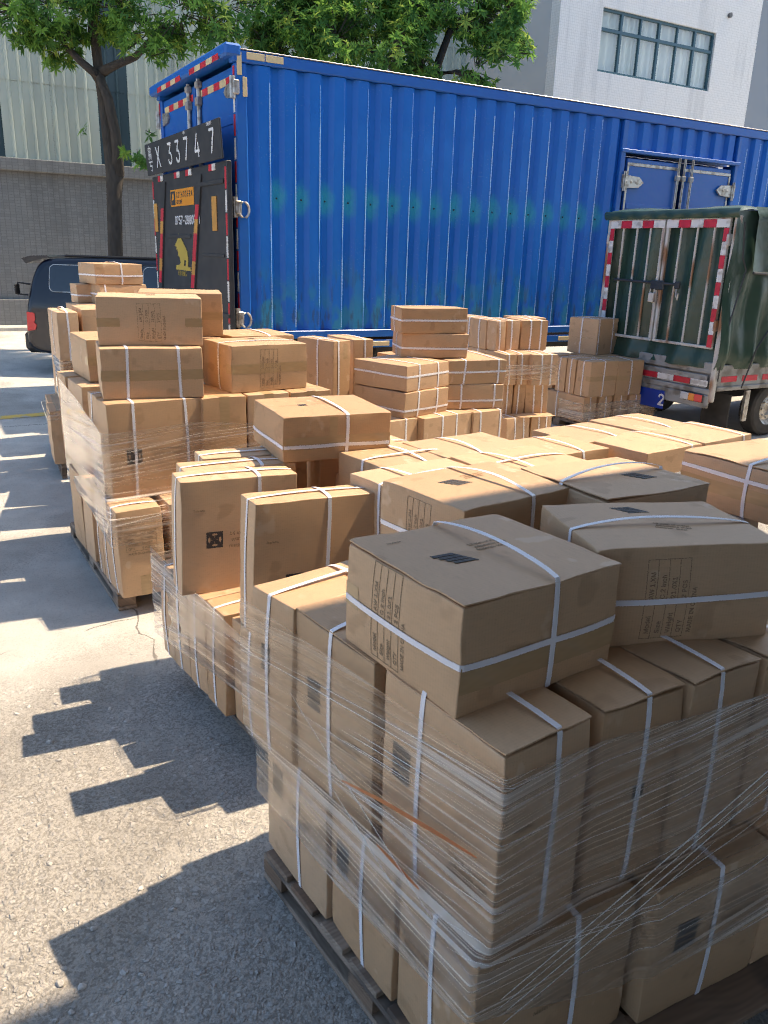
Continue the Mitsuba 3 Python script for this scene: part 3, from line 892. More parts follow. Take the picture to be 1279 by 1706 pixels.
Y = -.035 - .03 * f * (np.sin(X * 17 + 1.6 * np.sin(Z * 2.4)) + .6 * np.sin(X * 31 + Z)) - .01 * np.sin(Z * 8 + X * 5) + .03 * np.clip((.8 - Z) / .1, 0, 1)
X2 = X + .02 * np.sin(Z * 3)
sp('tarp_side', sheet(np.stack([X2, Y, Z], -1)), 'tarp', True)
xs, zs = np.linspace(.16, 3.1, 70), np.linspace(1.58, 2.135, 14)
X, Z = np.meshgrid(xs, zs, indexing='ij')
Y = -.105 - .014 * np.sin(X * 7 + Z * 5) - .012 * np.sin(X * 19 + 3 * Z) * (2.15 - Z) + .05 * np.clip((Z - 2.05) / .085, 0, 1)
sp('tarp_flap', sheet(np.stack([X, Y, Z], -1)), 'tarp', True)
sp('rope', cat([tube([(.16, -.125, 1.575), (.6, -.13, 1.56), (1.3, -.125, 1.585), (3.1, -.13, 1.57)], .012), tube([(.02, -.06, 2.0), (.05, -.075, 1.7), (.10, -.09, 1.6), (.0, -.06, 1.0), (.02, -.04, .6)], .007), tube([(.62, -.12, 1.2), (.42, -.10, .9), (.36, -.05, .52)], .007)]), 'dark_metal')
sp('rear_lamp', cat([bx((-.05, .04, .385), (-.035, .31, .465), .006)]), 'dark_metal')
for a, b, c in ((.045, .135, 'lamp_red'), (.137, .205, 'lamp_amber'), (.207, .30, 'lamp_clear')):
    sp('lamp_lens', bx((-.062, a, .39), (-.0505, b, .46), .005), c)
sp('bumper', bx((-.03, .0, .335), (.0, SW, .463), .01), 'grey_paint')
sp('number_plate', bx((-.05, .50, .245), (-.044, .90, .425), .004), 'plate_blue', label='blue number plate ending in 2')
sp('plate_lettering', flat(text('2', .11, True, .001), 'L', -.585, .28, .0502), 'white_print')
sp('mud_flap', bx((.30, .0, .12), (.315, .32, .45), .004), 'rubber')
sp('guard_bar', bx((.50, -.02, .18), (.56, .02, .49), .008), 'steel')
sp('chassis', cat([bx((.0, .35, .38), (4.4, .47, .5)), bx((.0, SW - .47, .38), (4.4, SW - .35, .5)), bx((.3, .3, .36), (3, SW - .3, .55))]), 'dark_metal')
wheel(sml, MS, .93, .09, .27, .17)
wheel(sml, MS, .93, SW - .09, .27, .17, 1)
wheel(sml, MS, 3.5, .09, .27, .17)
wheel(sml, MS, 3.5, SW - .09, .27, .17, 1)
sp('cab', cat([bx((3.05, .02, .45), (4.5, SW - .02, 1.2), .1), bx((3.1, .06, 1.1), (4.3, SW - .06, 1.85), .2)]), 'grey_paint')

# ---------------------------------------------------------------- the dark van
MV = frame(-4.62, 10.35, 0, 3)
van = thing('parked_van', 'black van parked along the tiled wall beside the leftmost cartons', 'van')
prof = np.array([(.02, .30), (.0, .55), (.03, .80), (.07, 1.02), (.12, 1.25), (.20, 1.40), (.34, 1.445), (1.0, 1.465), (2.2, 1.45), (2.7, 1.40), (3.3, 1.05), (4.0, .92), (4.25, .78), (4.3, .45), (4.22, .28), (3.9, .26), (2.0, .25), (.4, .25)])


def smooth_closed(P, n=4):
    for _ in range(n):
        P = np.stack([.75 * P + .25 * np.roll(P, -1, 0), .25 * P + .75 * np.roll(P, -1, 0)], 1).reshape(-1, 2)
    return P


prof = smooth_closed(prof, 2)
cen = np.array([2.1, .8])
ts = np.concatenate([[-1, -.995, -.98, -.95], np.linspace(-.9, .9, 9), [.95, .98, .995, 1]])
rings = []
for t in ts:
    ins = .10 * (1 - math.sqrt(max(0, 1 - (max(0, abs(t) - .9) / .1) ** 2)))
    Q = cen + (prof - cen) * (1 - ins * np.array([.35, 1.0]))
    hw = .84 - .16 * np.clip((Q[:, 1] - .85) / .6, 0, 1) ** 1.3
    rings.append(np.stack([Q[:, 0], .84 + hw * t, Q[:, 1]], 1))
P = np.array(rings)
P = np.concatenate([P, P[:, :1]], 1)
caps = []
for i in (0, -1):
    r_ = P[i, :-1]
    c = r_.mean(0)
    V = np.vstack([r_, c])
    n = len(r_)
    caps.append(trimesh.Trimesh(V, [[j, (j + 1) % n, n] for j in range(n)], process=False))
part(van, 'body', moved(cat([sheet(P)] + caps), MV), 'car_paint', 40)


def van_side(x, z):
    return .84 - (.84 - .16 * np.clip((z - .85) / .6, 0, 1) ** 1.3)


def side_patch(poly, out, n=26):
    """a thin curved plate that follows the near side of the van"""
    minx, minz, maxx, maxz = poly.bounds
    m = extrude(poly, .006)
    m = trimesh.Trimesh(*trimesh.remesh.subdivide_to_size(m.vertices, m.faces, .08), process=False)
    v = m.vertices.copy()
    m.vertices = np.stack([v[:, 0], van_side(v[:, 0], v[:, 1]) - out - v[:, 2] + .006, v[:, 1]], 1)
    return m


def rr(x0, z0, x1, z1, r):
    return sbox(x0 + r, z0 + r, x1 - r, z1 - r).buffer(r, quad_segs=6)


for x0, x1 in ((.34, 1.42), (1.50, 2.42)):
    w = numbered(van + '__window')
    scene[numbered(w + '__glass')] = mesh_dict(moved(side_patch(rr(x0, 1.045, x1, 1.365, .06), .006), MV), 'car_glass', 30)
    scene[numbered(w + '__trim')] = mesh_dict(moved(side_patch(rr(x0 - .005, 1.038, x1 + .005, 1.371, .065).difference(rr(x0 + .002, 1.047, x1 - .002, 1.363, .06)), .010), MV), 'steel', 30)
part(van, 'door', moved(side_patch(rr(1.46, .36, 2.46, 1.40, .05).difference(rr(1.468, .368, 2.452, 1.392, .05)), .004), MV), 'black')
lampshape = Polygon([(.05, .57), (.13, .58), (.145, .63), (.115, .66), (.135, .71), (.13, .77), (.06, .78)]).buffer(.012)
part(van, 'tail_lamp', moved(side_patch(lampshape, .012), MV), 'lamp_red', 30)
sm = extrude(Polygon([(-.015, 1.43), (.03, 1.37), (.13, 1.40), (.34, 1.455), (.30, 1.475), (.10, 1.465)]), 1.36)
sm.apply_transform(np.array([[1, 0, 0, 0], [0, 0, 1, .16], [0, 1, 0, 0], [0, 0, 0, 1.0]]))
part(van, 'spoiler', moved(sm, MV), 'car_paint')
part(van, 'rear_window', moved(bx((.055, .25, 1.0), (.075, 1.43, 1.30), .004), MV @ np.array([[1, 0, .2, -.19], [0, 1, 0, 0], [0, 0, 1, 0], [0, 0, 0, 1.0]])), 'car_glass')
part(van, 'bumper', moved(bx((-.05, .06, .27), (.25, 1.62, .56), .06), MV), 'black')
part(van, 'rear_mirror', moved(cat([tube([(.09, .10, 1.12), (-.06, .08, 1.14), (-.07, .08, 1.0), (.05, .10, .99)], .012), bx((-.085, .02, 1.0), (-.06, .14, 1.12), .008)]), MV), 'black')
part(van, 'roof_rail', moved(rod((.5, .24, 1.475), (2.3, .24, 1.475), .016), MV), 'black')
for x in (.78, 3.45):
    wheel(van, MV, x, .12, .30, .2)
    wheel(van, MV, x, 1.56, .30, .2, 1)

# ---------------------------------------------------------------- trees


def tree(label, limbs, blobs, n, seed):
    r = np.random.default_rng(seed)
    k = thing('broadleaf_tree', label, 'tree')
    part(k, 'trunk', tube(limbs[0][0], limbs[0][1], 12), 'bark', True)
    for pts, rad in limbs[1:]:
        part(k, 'branch', tube(pts, rad, 8), 'bark', True)
    B = np.array(blobs)
    twigs = []
    # a leaf: a folded lance of four triangles
    lv = np.array([[0, 0, 0], [.40, .15, .03], [.40, -.15, .03], [.38, 0, 0], [1, 0, -.06]])
    lf = np.array([[0, 3, 1], [0, 2, 3], [3, 4, 1], [3, 2, 4]])
    out = {'leaf_dark': [], 'leaf_mid': [], 'leaf_young': []}
    vol = B[:, 3] ** 1.9
    for _ in range(n):
        b = B[r.choice(len(B), p=vol / vol.sum())]
        d = r.normal(size=3)
        d /= np.linalg.norm(d)
        rad = b[3] * (.55 + .5 * r.random() ** .5)
        c = b[:3] + d * rad * [1, 1, .85]
        if meshkit.noise(c * 2.9, seed) < (.47 if seed == 3 else .44):
            continue
        up = d * .8 + np.array([0, 0, .55]) + r.normal(0, .3, 3)
        up /= np.linalg.norm(up)
        side_ = np.cross(up, r.normal(size=3))
        side_ /= np.linalg.norm(side_)
        fwd = np.cross(up, side_)
        m = r.integers(6, 10)
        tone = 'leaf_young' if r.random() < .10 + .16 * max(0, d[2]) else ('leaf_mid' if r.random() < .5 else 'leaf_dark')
        L = r.uniform(.065, .16)
        for i in range(m):
            a = i * 2.4 + r.normal(0, .2)
            el = r.uniform(-.25, .75)
            ax = (math.cos(a) * side_ + math.sin(a) * fwd) * math.cos(el) + up * math.sin(el)
            ax = ax + np.array([0, 0, -.25])
            ax /= np.linalg.norm(ax)
            wv = np.cross(up + r.normal(0, .2, 3), ax)
            wv /= np.linalg.norm(wv) + 1e-9
            nv = np.cross(ax, wv)
            s = L * r.uniform(.75, 1.15)
            out[tone].append(c + s * (lv[:, :1] * ax + lv[:, 1:2] * wv + lv[:, 2:] * nv))
        if r.random() < .25:
            twigs.append(rod(b[:3] + d * rad * .25, c, .006, 4))
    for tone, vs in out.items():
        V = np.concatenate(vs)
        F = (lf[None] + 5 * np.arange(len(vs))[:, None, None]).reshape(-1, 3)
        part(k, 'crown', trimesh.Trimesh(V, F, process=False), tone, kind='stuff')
    part(k, 'twigs', cat(twigs), 'bark', kind='stuff')


tree('leafy street tree with dark forked trunk standing by the tiled wall',
     [([(-4.55, 13.4, -.1), (-4.45, 13.4, .7), (-4.41, 13.4, 1.42), (-4.37, 13.4, 2.31), (-4.33, 13.4, 2.71), (-4.38, 13.4, 3.09), (-4.42, 13.4, 3.58), (-4.47, 13.4, 4.03), (-4.5, 13.4, 4.54), (-4.53, 13.4, 5.0), (-4.51, 13.4, 6.0)], [.17, .13, .115, .115, .14, .105, .085, .075, .068, .06, .045]),
      ([(-4.28, 13.38, 2.65), (-4.24, 13.3, 3.0), (-4.24, 13.25, 3.23), (-4.3, 13.2, 3.68), (-4.40, 13.25, 3.9), (-4.45, 13.35, 4.05)], [.10, .085, .08, .075, .07, .07]),
      ([(-4.46, 13.4, 3.95), (-4.50, 13.25, 4.03), (-4.66, 13.2, 4.16), (-4.86, 13.2, 4.35), (-4.97, 13.1, 4.6)], [.075, .065, .055, .045, .03]),
      ([(-4.46, 13.4, 4.05), (-4.3, 13.25, 4.08), (-4.13, 13.2, 4.14), (-3.86, 13.2, 4.24), (-3.58, 13.1, 4.45), (-3.3, 12.9, 4.6)], [.08, .07, .06, .05, .045, .03])],
     [[-5.43, 13.0, 4.73, .52], [-5.02, 13.2, 4.5, .42], [-4.95, 13.0, 4.81, .55], [-4.51, 13.3, 4.85, .5], [-3.9, 13.0, 4.78, .55], [-3.51, 12.8, 4.50, .48], [-3.03, 12.6, 4.7, .58], [-2.62, 12.6, 4.52, .40], [-2.44, 13.0, 4.89, .52], [-3.22, 12.6, 4.22, .26],
      [-3.88, 13.1, 3.05, .24], [-4.55, 13.2, 3.26, .15], [-3.72, 12.9, 3.25, .18], [-3.8, 13.0, 2.85, .13], [-5.23, 13.3, 5.35, .6], [-4.18, 13.3, 5.45, .65], [-2.92, 13.0, 5.40, .65], [-4.98, 13.2, 4.2, .22], [-1.3, 13.3, 7.2, 1.2], [-2.7, 13.8, 7.1, 1.1]], 6000, 3)  # last two blobs are out of view, added to shade the ground by the van
tree('broad leafy tree rising behind the middle of the blue truck',
     [([(.4, 15.2, 0), (.36, 15.1, 1.8), (.33, 15.0, 2.85), (.30, 15.0, 4.2), (.29, 15, 6.1)], [.2, .17, .15, .12, .06]),
      ([(.31, 15.0, 3.9), (.6, 14.8, 4.5), (.80, 14.6, 5.05), (1.18, 14.6, 5.11), (1.57, 14.6, 4.99)], [.09, .07, .055, .045, .03]),
      ([(.32, 15.0, 3.7), (.68, 14.7, 4.45), (.93, 14.6, 4.46), (1.33, 14.6, 4.34)], [.07, .05, .04, .03]),
      ([(.30, 15, 4.2), (-.04, 14.8, 4.5), (-.8, 14.6, 4.9), (-1.6, 14.5, 5.1)], [.09, .07, .05, .03])],
     [[-2.06, 14.5, 5.2, .62], [-1.53, 14.0, 4.8, .50], [-.98, 14.0, 4.72, .56], [-.54, 14.5, 5.24, .62], [-.14, 14.0, 4.6, .46], [.22, 14.5, 5.22, .6], [.95, 14.5, 5.34, .62], [1.6, 14.5, 5.3, .5], [1.66, 14.3, 4.7, .42], [1.22, 14.4, 4.45, .38], [.40, 14.5, 4.47, .32], [-1.21, 14.5, 5.39, .62], [-1.72, 14.0, 4.58, .33], [-2.13, 14.0, 4.72, .26],
      [-1.45, 14.8, 5.75, .55], [.08, 14.9, 5.85, .6], [1.1, 14.8, 5.8, .5]], 8200, 5)

# ---------------------------------------------------------------- cartons
carton_no = [0]


def slats_mesh(w, h):
    ps = []
    for i in range(4):
        x0, y1 = .10 * i, 1 - .25 * i
        ps.append(Polygon([(x0, y1), (x0 + .06, y1 - .04), (x0 + .05, y1 - .20), (.70 + .10 * i, y1 - .20 + .01), (.62 + .10 * i, y1 + .02)]))
    ps.append(bar2((.64, 1.03), (1.02, .02), .05))
    m = extrude(shapely.union_all(ps), .0004)
    m.apply_scale([w, h, 1])
    return m


def slat_block(w, h):
    """four dark slats seen square on"""
    m = extrude(shapely.union_all([Polygon([(0, .26 * i), (.96, .26 * i + .02), (1, .26 * i + .12), (.98, .26 * i + .225), (.02, .26 * i + .21), (.04, .26 * i + .1)]) for i in range(4)]), .0004)
    m.apply_scale([w, h, 1])
    return m


def emblem_mesh(s):
    X = shapely.union_all([Point(.5 + .15 * a, .5 + .15 * b).buffer(.135) for a in (-1, 1) for b in (-1, 1)] + [bar2((.2, .2), (.8, .8), .05), bar2((.2, .8), (.8, .2), .05)])
    ring = Point(.5, .5).buffer(.40).difference(Point(.5, .5).buffer(.26)).difference(bar2((.1, .1), (.9, .9), .22)).difference(bar2((.1, .9), (.9, .1), .22))
    inner = shapely.union_all([Point(.5 + .17 * a, .5 + .17 * b).buffer(.05) for a, b in ((1, 0), (-1, 0), (0, 1), (0, -1))])
    m = extrude(sbox(0, 0, 1, 1).difference(shapely.union_all([ring, inner]).difference(X)), .0004)
    m.apply_scale([s, s, 1])
    return m


def table_mesh(w, h):
    """the shipping mark: a ruled table of four rows and a line of text under it"""
    ms = [extrude(sbox(0, .18 * h, w, h).difference(sbox(.0012, .18 * h + .0012, w - .0012, h - .0012)), .0003)]
    for i in range(1, 4):
        y = h * (.18 + .205 * i)
        ms.append(extrude(sbox(0, y, w, y + .0012), .0003))
    for i, (a, b) in enumerate((('QTY', '2 PCS'), ('Weight', '21.0X1'), ('Size', 'C 2 inch'), ('Model', 'AW 1.XM'))):
        y = h * (.18 + .205 * i) + .05 * h
        hh = .085 * h
        for s_, x in ((a, .06 * w), (b, .50 * w)):
            m = text(s_, hh, True, .0003)
            m.apply_translation([x, y, 0])
            ms.append(m)
    m = text('MADE IN CHINA', .08 * h, True, .0003)
    m.apply_translation([.05 * w, .03 * h, 0])
    ms.append(m)
    return cat(ms)


def lines_mesh(lines, hh):
    ms = []
    for i, s_ in enumerate(lines):
        m = text(s_, hh)
        m.apply_translation([.6 * hh * (i % 2), -1.75 * hh * i, 0])
        ms.append(m)
    return cat(ms)


def patch(x0, y0, x1, y1, th=.0003):
    nx, ny = max(2, int(abs(x1 - x0) / .03)), max(2, int(abs(y1 - y0) / .03))
    X, Y = np.meshgrid(np.linspace(x0, x1, nx + 1), np.linspace(y0, y1, ny + 1), indexing='ij')
    return sheet(np.stack([X, Y, np.full_like(X, th)], -1))


def loop(plane, c, w, d, h, bow, width, lift):
    """a strap round the carton: a closed band lying in the plane x=c (V), y=c (U) or z=c (H)"""
    A, B = {'V': (d, h), 'U': (w, h), 'H': (w, d)}[plane]
    o, rc, n = .0008, .006, 14
    top = lift if plane != 'H' else 0
    pts, nor = [], []
    t = np.linspace(0, 1, n)

    def side_(p, q, nn, b):
        for s in t:
            pts.append(np.array(p) + (np.array(q) - p) * s + np.array(nn) * (b * 4 * s * (1 - s)))
            nor.append(np.array(nn, float))
    e = .25 * rc
    sm = .0015
    side_((rc, -o), (A - rc, -o), (0, -1), 0 if plane != 'H' else sm)
    side_((A + o, e), (A + o, B - e), (1, 0), sm)
    side_((A - e, B + o + top), (e, B + o + top), (0, 1), bow if plane != 'H' else sm)
    side_((-o, B - e), (-o, e), (-1, 0), sm)
    P, N = np.array(pts), np.array(nor)
    N = .5 * N + .25 * (np.roll(N, 1, 0) + np.roll(N, -1, 0))
    N /= np.linalg.norm(N, axis=1, keepdims=True)
    wander = .002 * np.sin(np.linspace(0, 2 * np.pi, len(P), endpoint=False) * 2 + c * 40)
    ring = []
    for off, sd in ((0, -1), (0, 1), (.0010, 1), (.0010, -1)):
        q = P + N * off
        a = c + sd * width / 2 + wander
        if plane == 'V':
            ring.append(np.stack([a, q[:, 0], q[:, 1]], 1))
        elif plane == 'U':
            ring.append(np.stack([q[:, 0], a, q[:, 1]], 1))
        else:
            ring.append(np.stack([q[:, 0], q[:, 1], a], 1))
    R = np.array(ring)
    R = np.concatenate([R, R[:1]], 0)
    R = np.concatenate([R, R[:, :1]], 1)
    m = sheet(R)
    if m.volume < 0:
        m.invert()
    return m


def C(label, x, y, z, yaw, w, d, h, *feats, group=None, tilt=(0, 0), bulge=.0036, near=False):
    carton_no[0] += 1
    i = carton_no[0]
    r = np.random.default_rng(100 + i)
    key = thing('carton', label, 'carton', group)
    M = frame(x, y, z, yaw) @ trimesh.transformations.euler_matrix(math.radians(tilt[0]), math.radians(tilt[1]), 0)
    L = np.array([w, d, h])
    bl = bulge * r.uniform(.5, 1.5, 3)
    sd = r.uniform(0, 50, 3)
    lean = r.normal(0, .0035, 2)
    fl = next((f for f in feats if f[0] == 'flap'), None)
    lift = fl[2] if fl else 0.0

    def warp(p):
        p = np.asarray(p, float)
        q = np.clip(p / L, 0, 1)
        e = 4 * q * (1 - q)
        out = p.copy()
        for a in range(3):
            b, c = [k for k in range(3) if k != a]
            out[..., a] += bl[a] * (2 * q[..., a] - 1) * e[..., b] * e[..., c]
            out[..., a] += .0046 * (meshkit.noise(p * 7 + sd + a * 9.1, 1) - .5)
            near_edge = np.exp(-np.minimum(p[..., b], L[b] - p[..., b]).clip(0) / .012) + np.exp(-np.minimum(p[..., c], L[c] - p[..., c]).clip(0) / .012)
            out[..., a] -= .0060 * near_edge * (2 * q[..., a] - 1) * np.clip(meshkit.noise(p * 16 + sd * 1.7 + a, 2) - .42, 0, 1)
        out[..., 0] += lean[0] * q[..., 2]
        out[..., 1] += lean[1] * q[..., 2]
        return out

    def fin(m, sub=False):
        m = m.copy()
        m.vertices = put(M, warp(m.vertices))
        return m
    k = 16 if near else 9
    uvo = (8 * (i % 64) + .7, 8 * ((i * 7) % 61) + .9)
    part(key, 'body', place4(rounded(w, d, h - (.003 if fl else 0), .0035, k, warp, uvo), M), 'kraft')
    if fl:
        xs = np.linspace(-.0005, w + .0005, 30)
        ys = np.linspace(-.0015, d, 24)
        X, Y = np.meshgrid(xs, ys, indexing='ij')
        if fl[1] == 'F':
            wave = .25 + .75 * meshkit.noise(np.stack([xs * 14 + sd[0], 0 * xs, 0 * xs], -1), 5)
            rise = lift * wave[:, None] * np.clip(1 - Y / (.55 * d), 0, 1) ** 1.5
        else:
            wave = .25 + .75 * meshkit.noise(np.stack([ys * 14 + sd[0], 0 * ys, 0 * ys], -1), 5)
            rise = lift * wave[None, :] * np.clip(1 - X / (.55 * w), 0, 1) ** 1.5
        Z0 = h - .003 + .0004 + rise
        top, bot = np.stack([X, Y, Z0 + .0028], -1), np.stack([X, Y, Z0], -1)
        Fm = grid(top)
        n_ = top.shape[0] * top.shape[1]
        idx = np.arange(n_).reshape(top.shape[:2])
        rim = np.concatenate([idx[:, 0], idx[-1, 1:], idx[::-1, -1][1:], idx[0, ::-1][1:]])
        sides = np.array([[a, b, b + n_] for a, b in zip(rim[:-1], rim[1:])] + [[a, b + n_, a + n_] for a, b in zip(rim[:-1], rim[1:])])
        V = np.vstack([top.reshape(-1, 3), bot.reshape(-1, 3)])
        F = np.vstack([Fm, Fm[:, ::-1] + n_, sides])
        uv = np.stack([V[:, 1], V[:, 0]], 1) + np.array(uvo) + [.2, .4]
        m = trimesh.Trimesh(put(M, warp(V)), F, process=False)
        part(key, 'flap', mikit_uv(m, uv), 'kraft')

    def tl(X, Y):
        if not fl:
            return 0.0
        return lift * .8 * (np.clip(1 - Y / (.55 * d), 0, 1) if fl[1] == 'F' else np.clip(1 - X / (.55 * w), 0, 1)) ** 1.5

    def lay(m, face, X, Y, out, rot=0, sub=False):
        if sub:
            m = trimesh.Trimesh(*trimesh.remesh.subdivide_to_size(m.vertices, m.faces, .02), process=False)
        m = flat(m, face, X, Y, out, d, h, rot)
        if face == 'T' and fl:
            v = m.vertices.copy()
            v[:, 2] += .0006 + tl(v[:, 0], v[:, 1])
            m.vertices = v
        return fin(m)
    for f in feats:
        t = f[0]
        if t in 'VUH':
            ax = {'V': w, 'U': d, 'H': h}[t]
            bow = f[2] if len(f) > 2 else r.uniform(.002, .007)
            part(key, 'strap', fin(loop(t, f[1] * ax, w, d, h, bow, .0125 if ax > .12 else .011, (lift * .85 + .0012) if fl else 0)), 'strap', 35)
        elif t == 'tapeF':
            zc = f[1] * h
            part(key, 'tape', cat([lay(patch(.0, zc - .024, w, zc + .024), 'F', 0, 0, .0005), lay(patch(d - .055, zc - .024, d, zc + .024), 'L', 0, 0, .0005)]), 'tape')
        elif t == 'tape':
            part(key, 'tape', lay(patch(*f[2:6]), f[1], 0, 0, .0005), 'tape')
        elif t == 'slats':
            part(key, 'slat_print', lay(slats_mesh(f[4], f[5]) if f[1] == 'T' else slat_block(f[4], f[5]), f[1], f[2], f[3], .0005, f[6] if len(f) > 6 else 0, True), 'ink')
        elif t == 'emb':
            part(key, 'emblem_print', lay(emblem_mesh(f[4]), f[1], f[2], f[3], .0005, f[5] if len(f) > 5 else 0, True), 'ink')
        elif t == 'txt':
            part(key, 'lettering', lay(lines_mesh(f[5], f[4]), f[1], f[2], f[3], .0005, f[6] if len(f) > 6 else 0), 'ink_soft')
        elif t == 'table':
            part(key, 'shipping_mark', lay(table_mesh(f[4], f[5]), f[1], f[2], f[3], .0006, f[6] if len(f) > 6 else 0, True), 'ink_soft')
    return key


def mikit_uv(m, uv):
    v, f = np.array(m.vertices), np.array(m.faces)
    n = np.array(trimesh.Trimesh(v, f, process=False).vertex_normals)
    fn = np.cross(v[f[:, 1]] - v[f[:, 0]], v[f[:, 2]] - v[f[:, 0]])
    # split so that the rim stays sharp
    V, F, U = v[f].reshape(-1, 3), np.arange(len(f) * 3).reshape(-1, 3), uv[f].reshape(-1, 2)
    N = n[f].reshape(-1, 3)
    fnr = np.repeat(fn / (np.linalg.norm(fn, axis=1, keepdims=True) + 1e-20), 3, 0)
    N = np.where((N * fnr).sum(1, keepdims=True) > .9, N, fnr)
    return V, F, U, N


T12 = ('12 inch of metal', 'adjustable shelf', 'Material: Steel')
T14 = ('14 inch of metal a', 'with black finish', 'metal')

# --- nearest pallet, lying cartons on top
G = 'cartons lying on top of the nearest pallet'
C('large lying carton with crossed white straps on the nearest stack, closest to the camera', .137, 1.234, .87, 35, .40, .367, .216, ('V', .56, .016), ('H', .46), ('flap', 'L', .007), ('slats', 'T', .075, .150, .080, .052, -4),
  ('txt', 'T', .19, .215, .0085, T12), ('table', 'L', .215, .012, .20, .115, 90), ('txt', 'T', .05, .30, .006, ('Supreme',)), ('tape', 'F', .0, .045, .40, .098), ('tape', 'L', .0, .085, .05, .135), group=G, near=True)
C('lying carton with vertical label table, right of the closest lying carton', .434, 1.521, .872, 11.7, .425, .303, .221, ('U', .42, .014), ('H', .46), ('slats', 'T', .145, .20, .075, .05), ('txt', 'T', .19, .125, .0075, T12, -18),
  ('table', 'F', .235, .015, .18, .12, 90), group=G, near=True)
C('half shaded lying carton with slat print behind the closest lying carton', .190, 1.796, .872, 38.6, .408, .317, .209, ('V', .58, .018), ('H', .45), ('slats', 'T', .10, .16, .078, .05), ('table', 'L', .22, .012, .18, .11, 90), ('txt', 'T', .19, .22, .007, T12), group=G, near=True)
C('lying carton with rectangular print crossed by the shade edge, behind the right lying carton', .546, 1.905, .872, 31.8, .39, .337, .208, ('U', .50, .022), ('slats', 'T', .215, .10, .078, .06), ('flap', 'L', .008), group=G, near=True)
C('strapped carton with a torn tape seam at the right edge of the picture', 1.251, 2.321, .872, 33.4, .437, .43, .170, ('H', .72), ('U', .42, .010), ('tape', 'L', .0, .055, .43, .098), ('flap', 'L', .005), group=G, near=True)
# upright upper layer
G = 'upright cartons in the upper layer of the nearest pallet'
C('upright carton at the far left corner of the nearest stack, with sunlit top', -.204, 1.668, .45, 41, .42, .176, .42, ('U', .55, .008), ('V', .55, .008), ('slats', 'L', .05, .22, .04, .07), group=G, near=True)
C('upright carton with slat print between the far and the near corner of the nearest stack', -.004, 1.432, .452, 37.8, .215, .305, .418, ('U', .52, .006), ('slats', 'L', .055, .20, .055, .075), ('txt', 'L', .17, .19, .009, T12), ('flap', 'L', .004), group=G, near=True)
C('upright corner carton nearest the camera under stretch film, with two straps', .218, 1.135, .452, 36, .215, .342, .42, ('V', .58, .004), ('U', .64, .004), ('flap', 'F', .009), ('slats', 'L', .035, .20, .06, .08), ('txt', 'L', .215, .135, .010, T12), ('txt', 'F', .03, .25, .008, ('Supreme',)), group=G, near=True)
C('upright carton second along the shaded front, its flap edge lifted', .412, 1.276, .452, 30.5, .215, .35, .418, ('V', .52, .004), ('flap', 'F', .010), ('emb', 'F', .10, .20, .03), group=G, near=True)
C('upright carton third along the shaded front, strap near its middle', .612, 1.378, .452, 33, .215, .35, .42, ('V', .42, .004), ('flap', 'F', .009), group=G, near=True)
C('upright carton at the right end of the shaded front, cut by the picture edge', .81, 1.503, .452, 33, .215, .35, .42, ('V', .5, .004), ('flap', 'F', .008), group=G)
for i, s_ in enumerate(('hidden upright carton behind the corner carton', 'hidden upright carton second in the row behind the front', 'hidden upright carton under the right lying carton', 'hidden upright carton at the right of the second row')):
    C(s_, .232 + .185 * i, 1.625 + .122 * i, .452, 33.4, .205, .185, .417, ('V', .5, .004), group=G)
for i in range(6):
    C(('shaded upright carton with strapped top seen under the torn taped carton' if i == 5 else 'upright carton in the hidden third row of the nearest stack'), .122 + .192 * i, 1.795 + .127 * i, .452, 33.4, .19, .325, .413 - .002 * (i % 2), ('V', .5, .006), ('U', .5, .006), group=G)
# lower layer
G = 'cartons in the bottom layer of the nearest pallet'
C('bottom carton at the left end of the nearest pallet, dark slat print near its edge', -.108, 1.552, .10, 34, .42, .318, .35, ('U', .42), ('slats', 'L', .035, .20, .06, .085), ('txt', 'L', .13, .225, .010, T12), group=G, near=True)
C('bottom carton with clear slat print and printed lines on the nearest pallet', .050, 1.332, .10, 33.5, .42, .262, .35, ('U', .45), ('slats', 'L', .03, .185, .055, .085), ('txt', 'L', .115, .20, .0105, T12), group=G, near=True)
C('bottom corner carton nearest the camera, film stretched over its upper edge', .198, 1.106, .10, 31, .40, .262, .35, ('U', .5), ('V', .60), ('txt', 'L', .02, .22, .0105, T12), ('emb', 'F', .045, .10, .06), ('txt', 'F', .14, .20, .0105, T12), group=G, near=True)
C('bottom carton with dark square print on the shaded front of the nearest pallet', .573, 1.300, .10, 27.5, .345, .35, .35, ('V', .52), ('slats', 'F', .07, .17, .06, .075), ('txt', 'F', .20, .245, .012, T12), group=G, near=True)
C('bottom carton at the right end of the nearest pallet', .884, 1.462, .10, 28, .36, .35, .35, ('V', .5), ('txt', 'F', .1, .22, .0105, T12), group=G)

# --- middle pallet
G = 'thin tall cartons standing on the middle pallet'
C('tall thin carton with square emblem leaning foremost right on the middle pallet', -.395, 2.258, .50, 29, .418, .128, .428, ('U', .5, .004), ('V', .58, .004), ('emb', 'F', .105, .135, .058), ('txt', 'F', .215, .165, .0125, T14), ('txt', 'F', .04, .30, .007, ('Supreme',)), group=G, near=True, bulge=.004, tilt=(-1, 1.5))
C('tall thin carton with square emblem second from the front on the middle pallet', -.683, 2.536, .50, 27.5, .410, .136, .407, ('U', .45, .004), ('V', .66, .004), ('emb', 'F', .085, .165, .058), ('txt', 'F', .165, .205, .0125, T14), ('txt', 'F', .04, .30, .007, ('Supreme',)), group=G, near=True, bulge=.004, tilt=(0, 1.2))
C('tall thin carton third from the front on the middle pallet, partly shaded top', -.697, 2.684, .50, 26, .41, .132, .405, ('U', .4, .004), ('V', .68, .004), group=G, near=True)
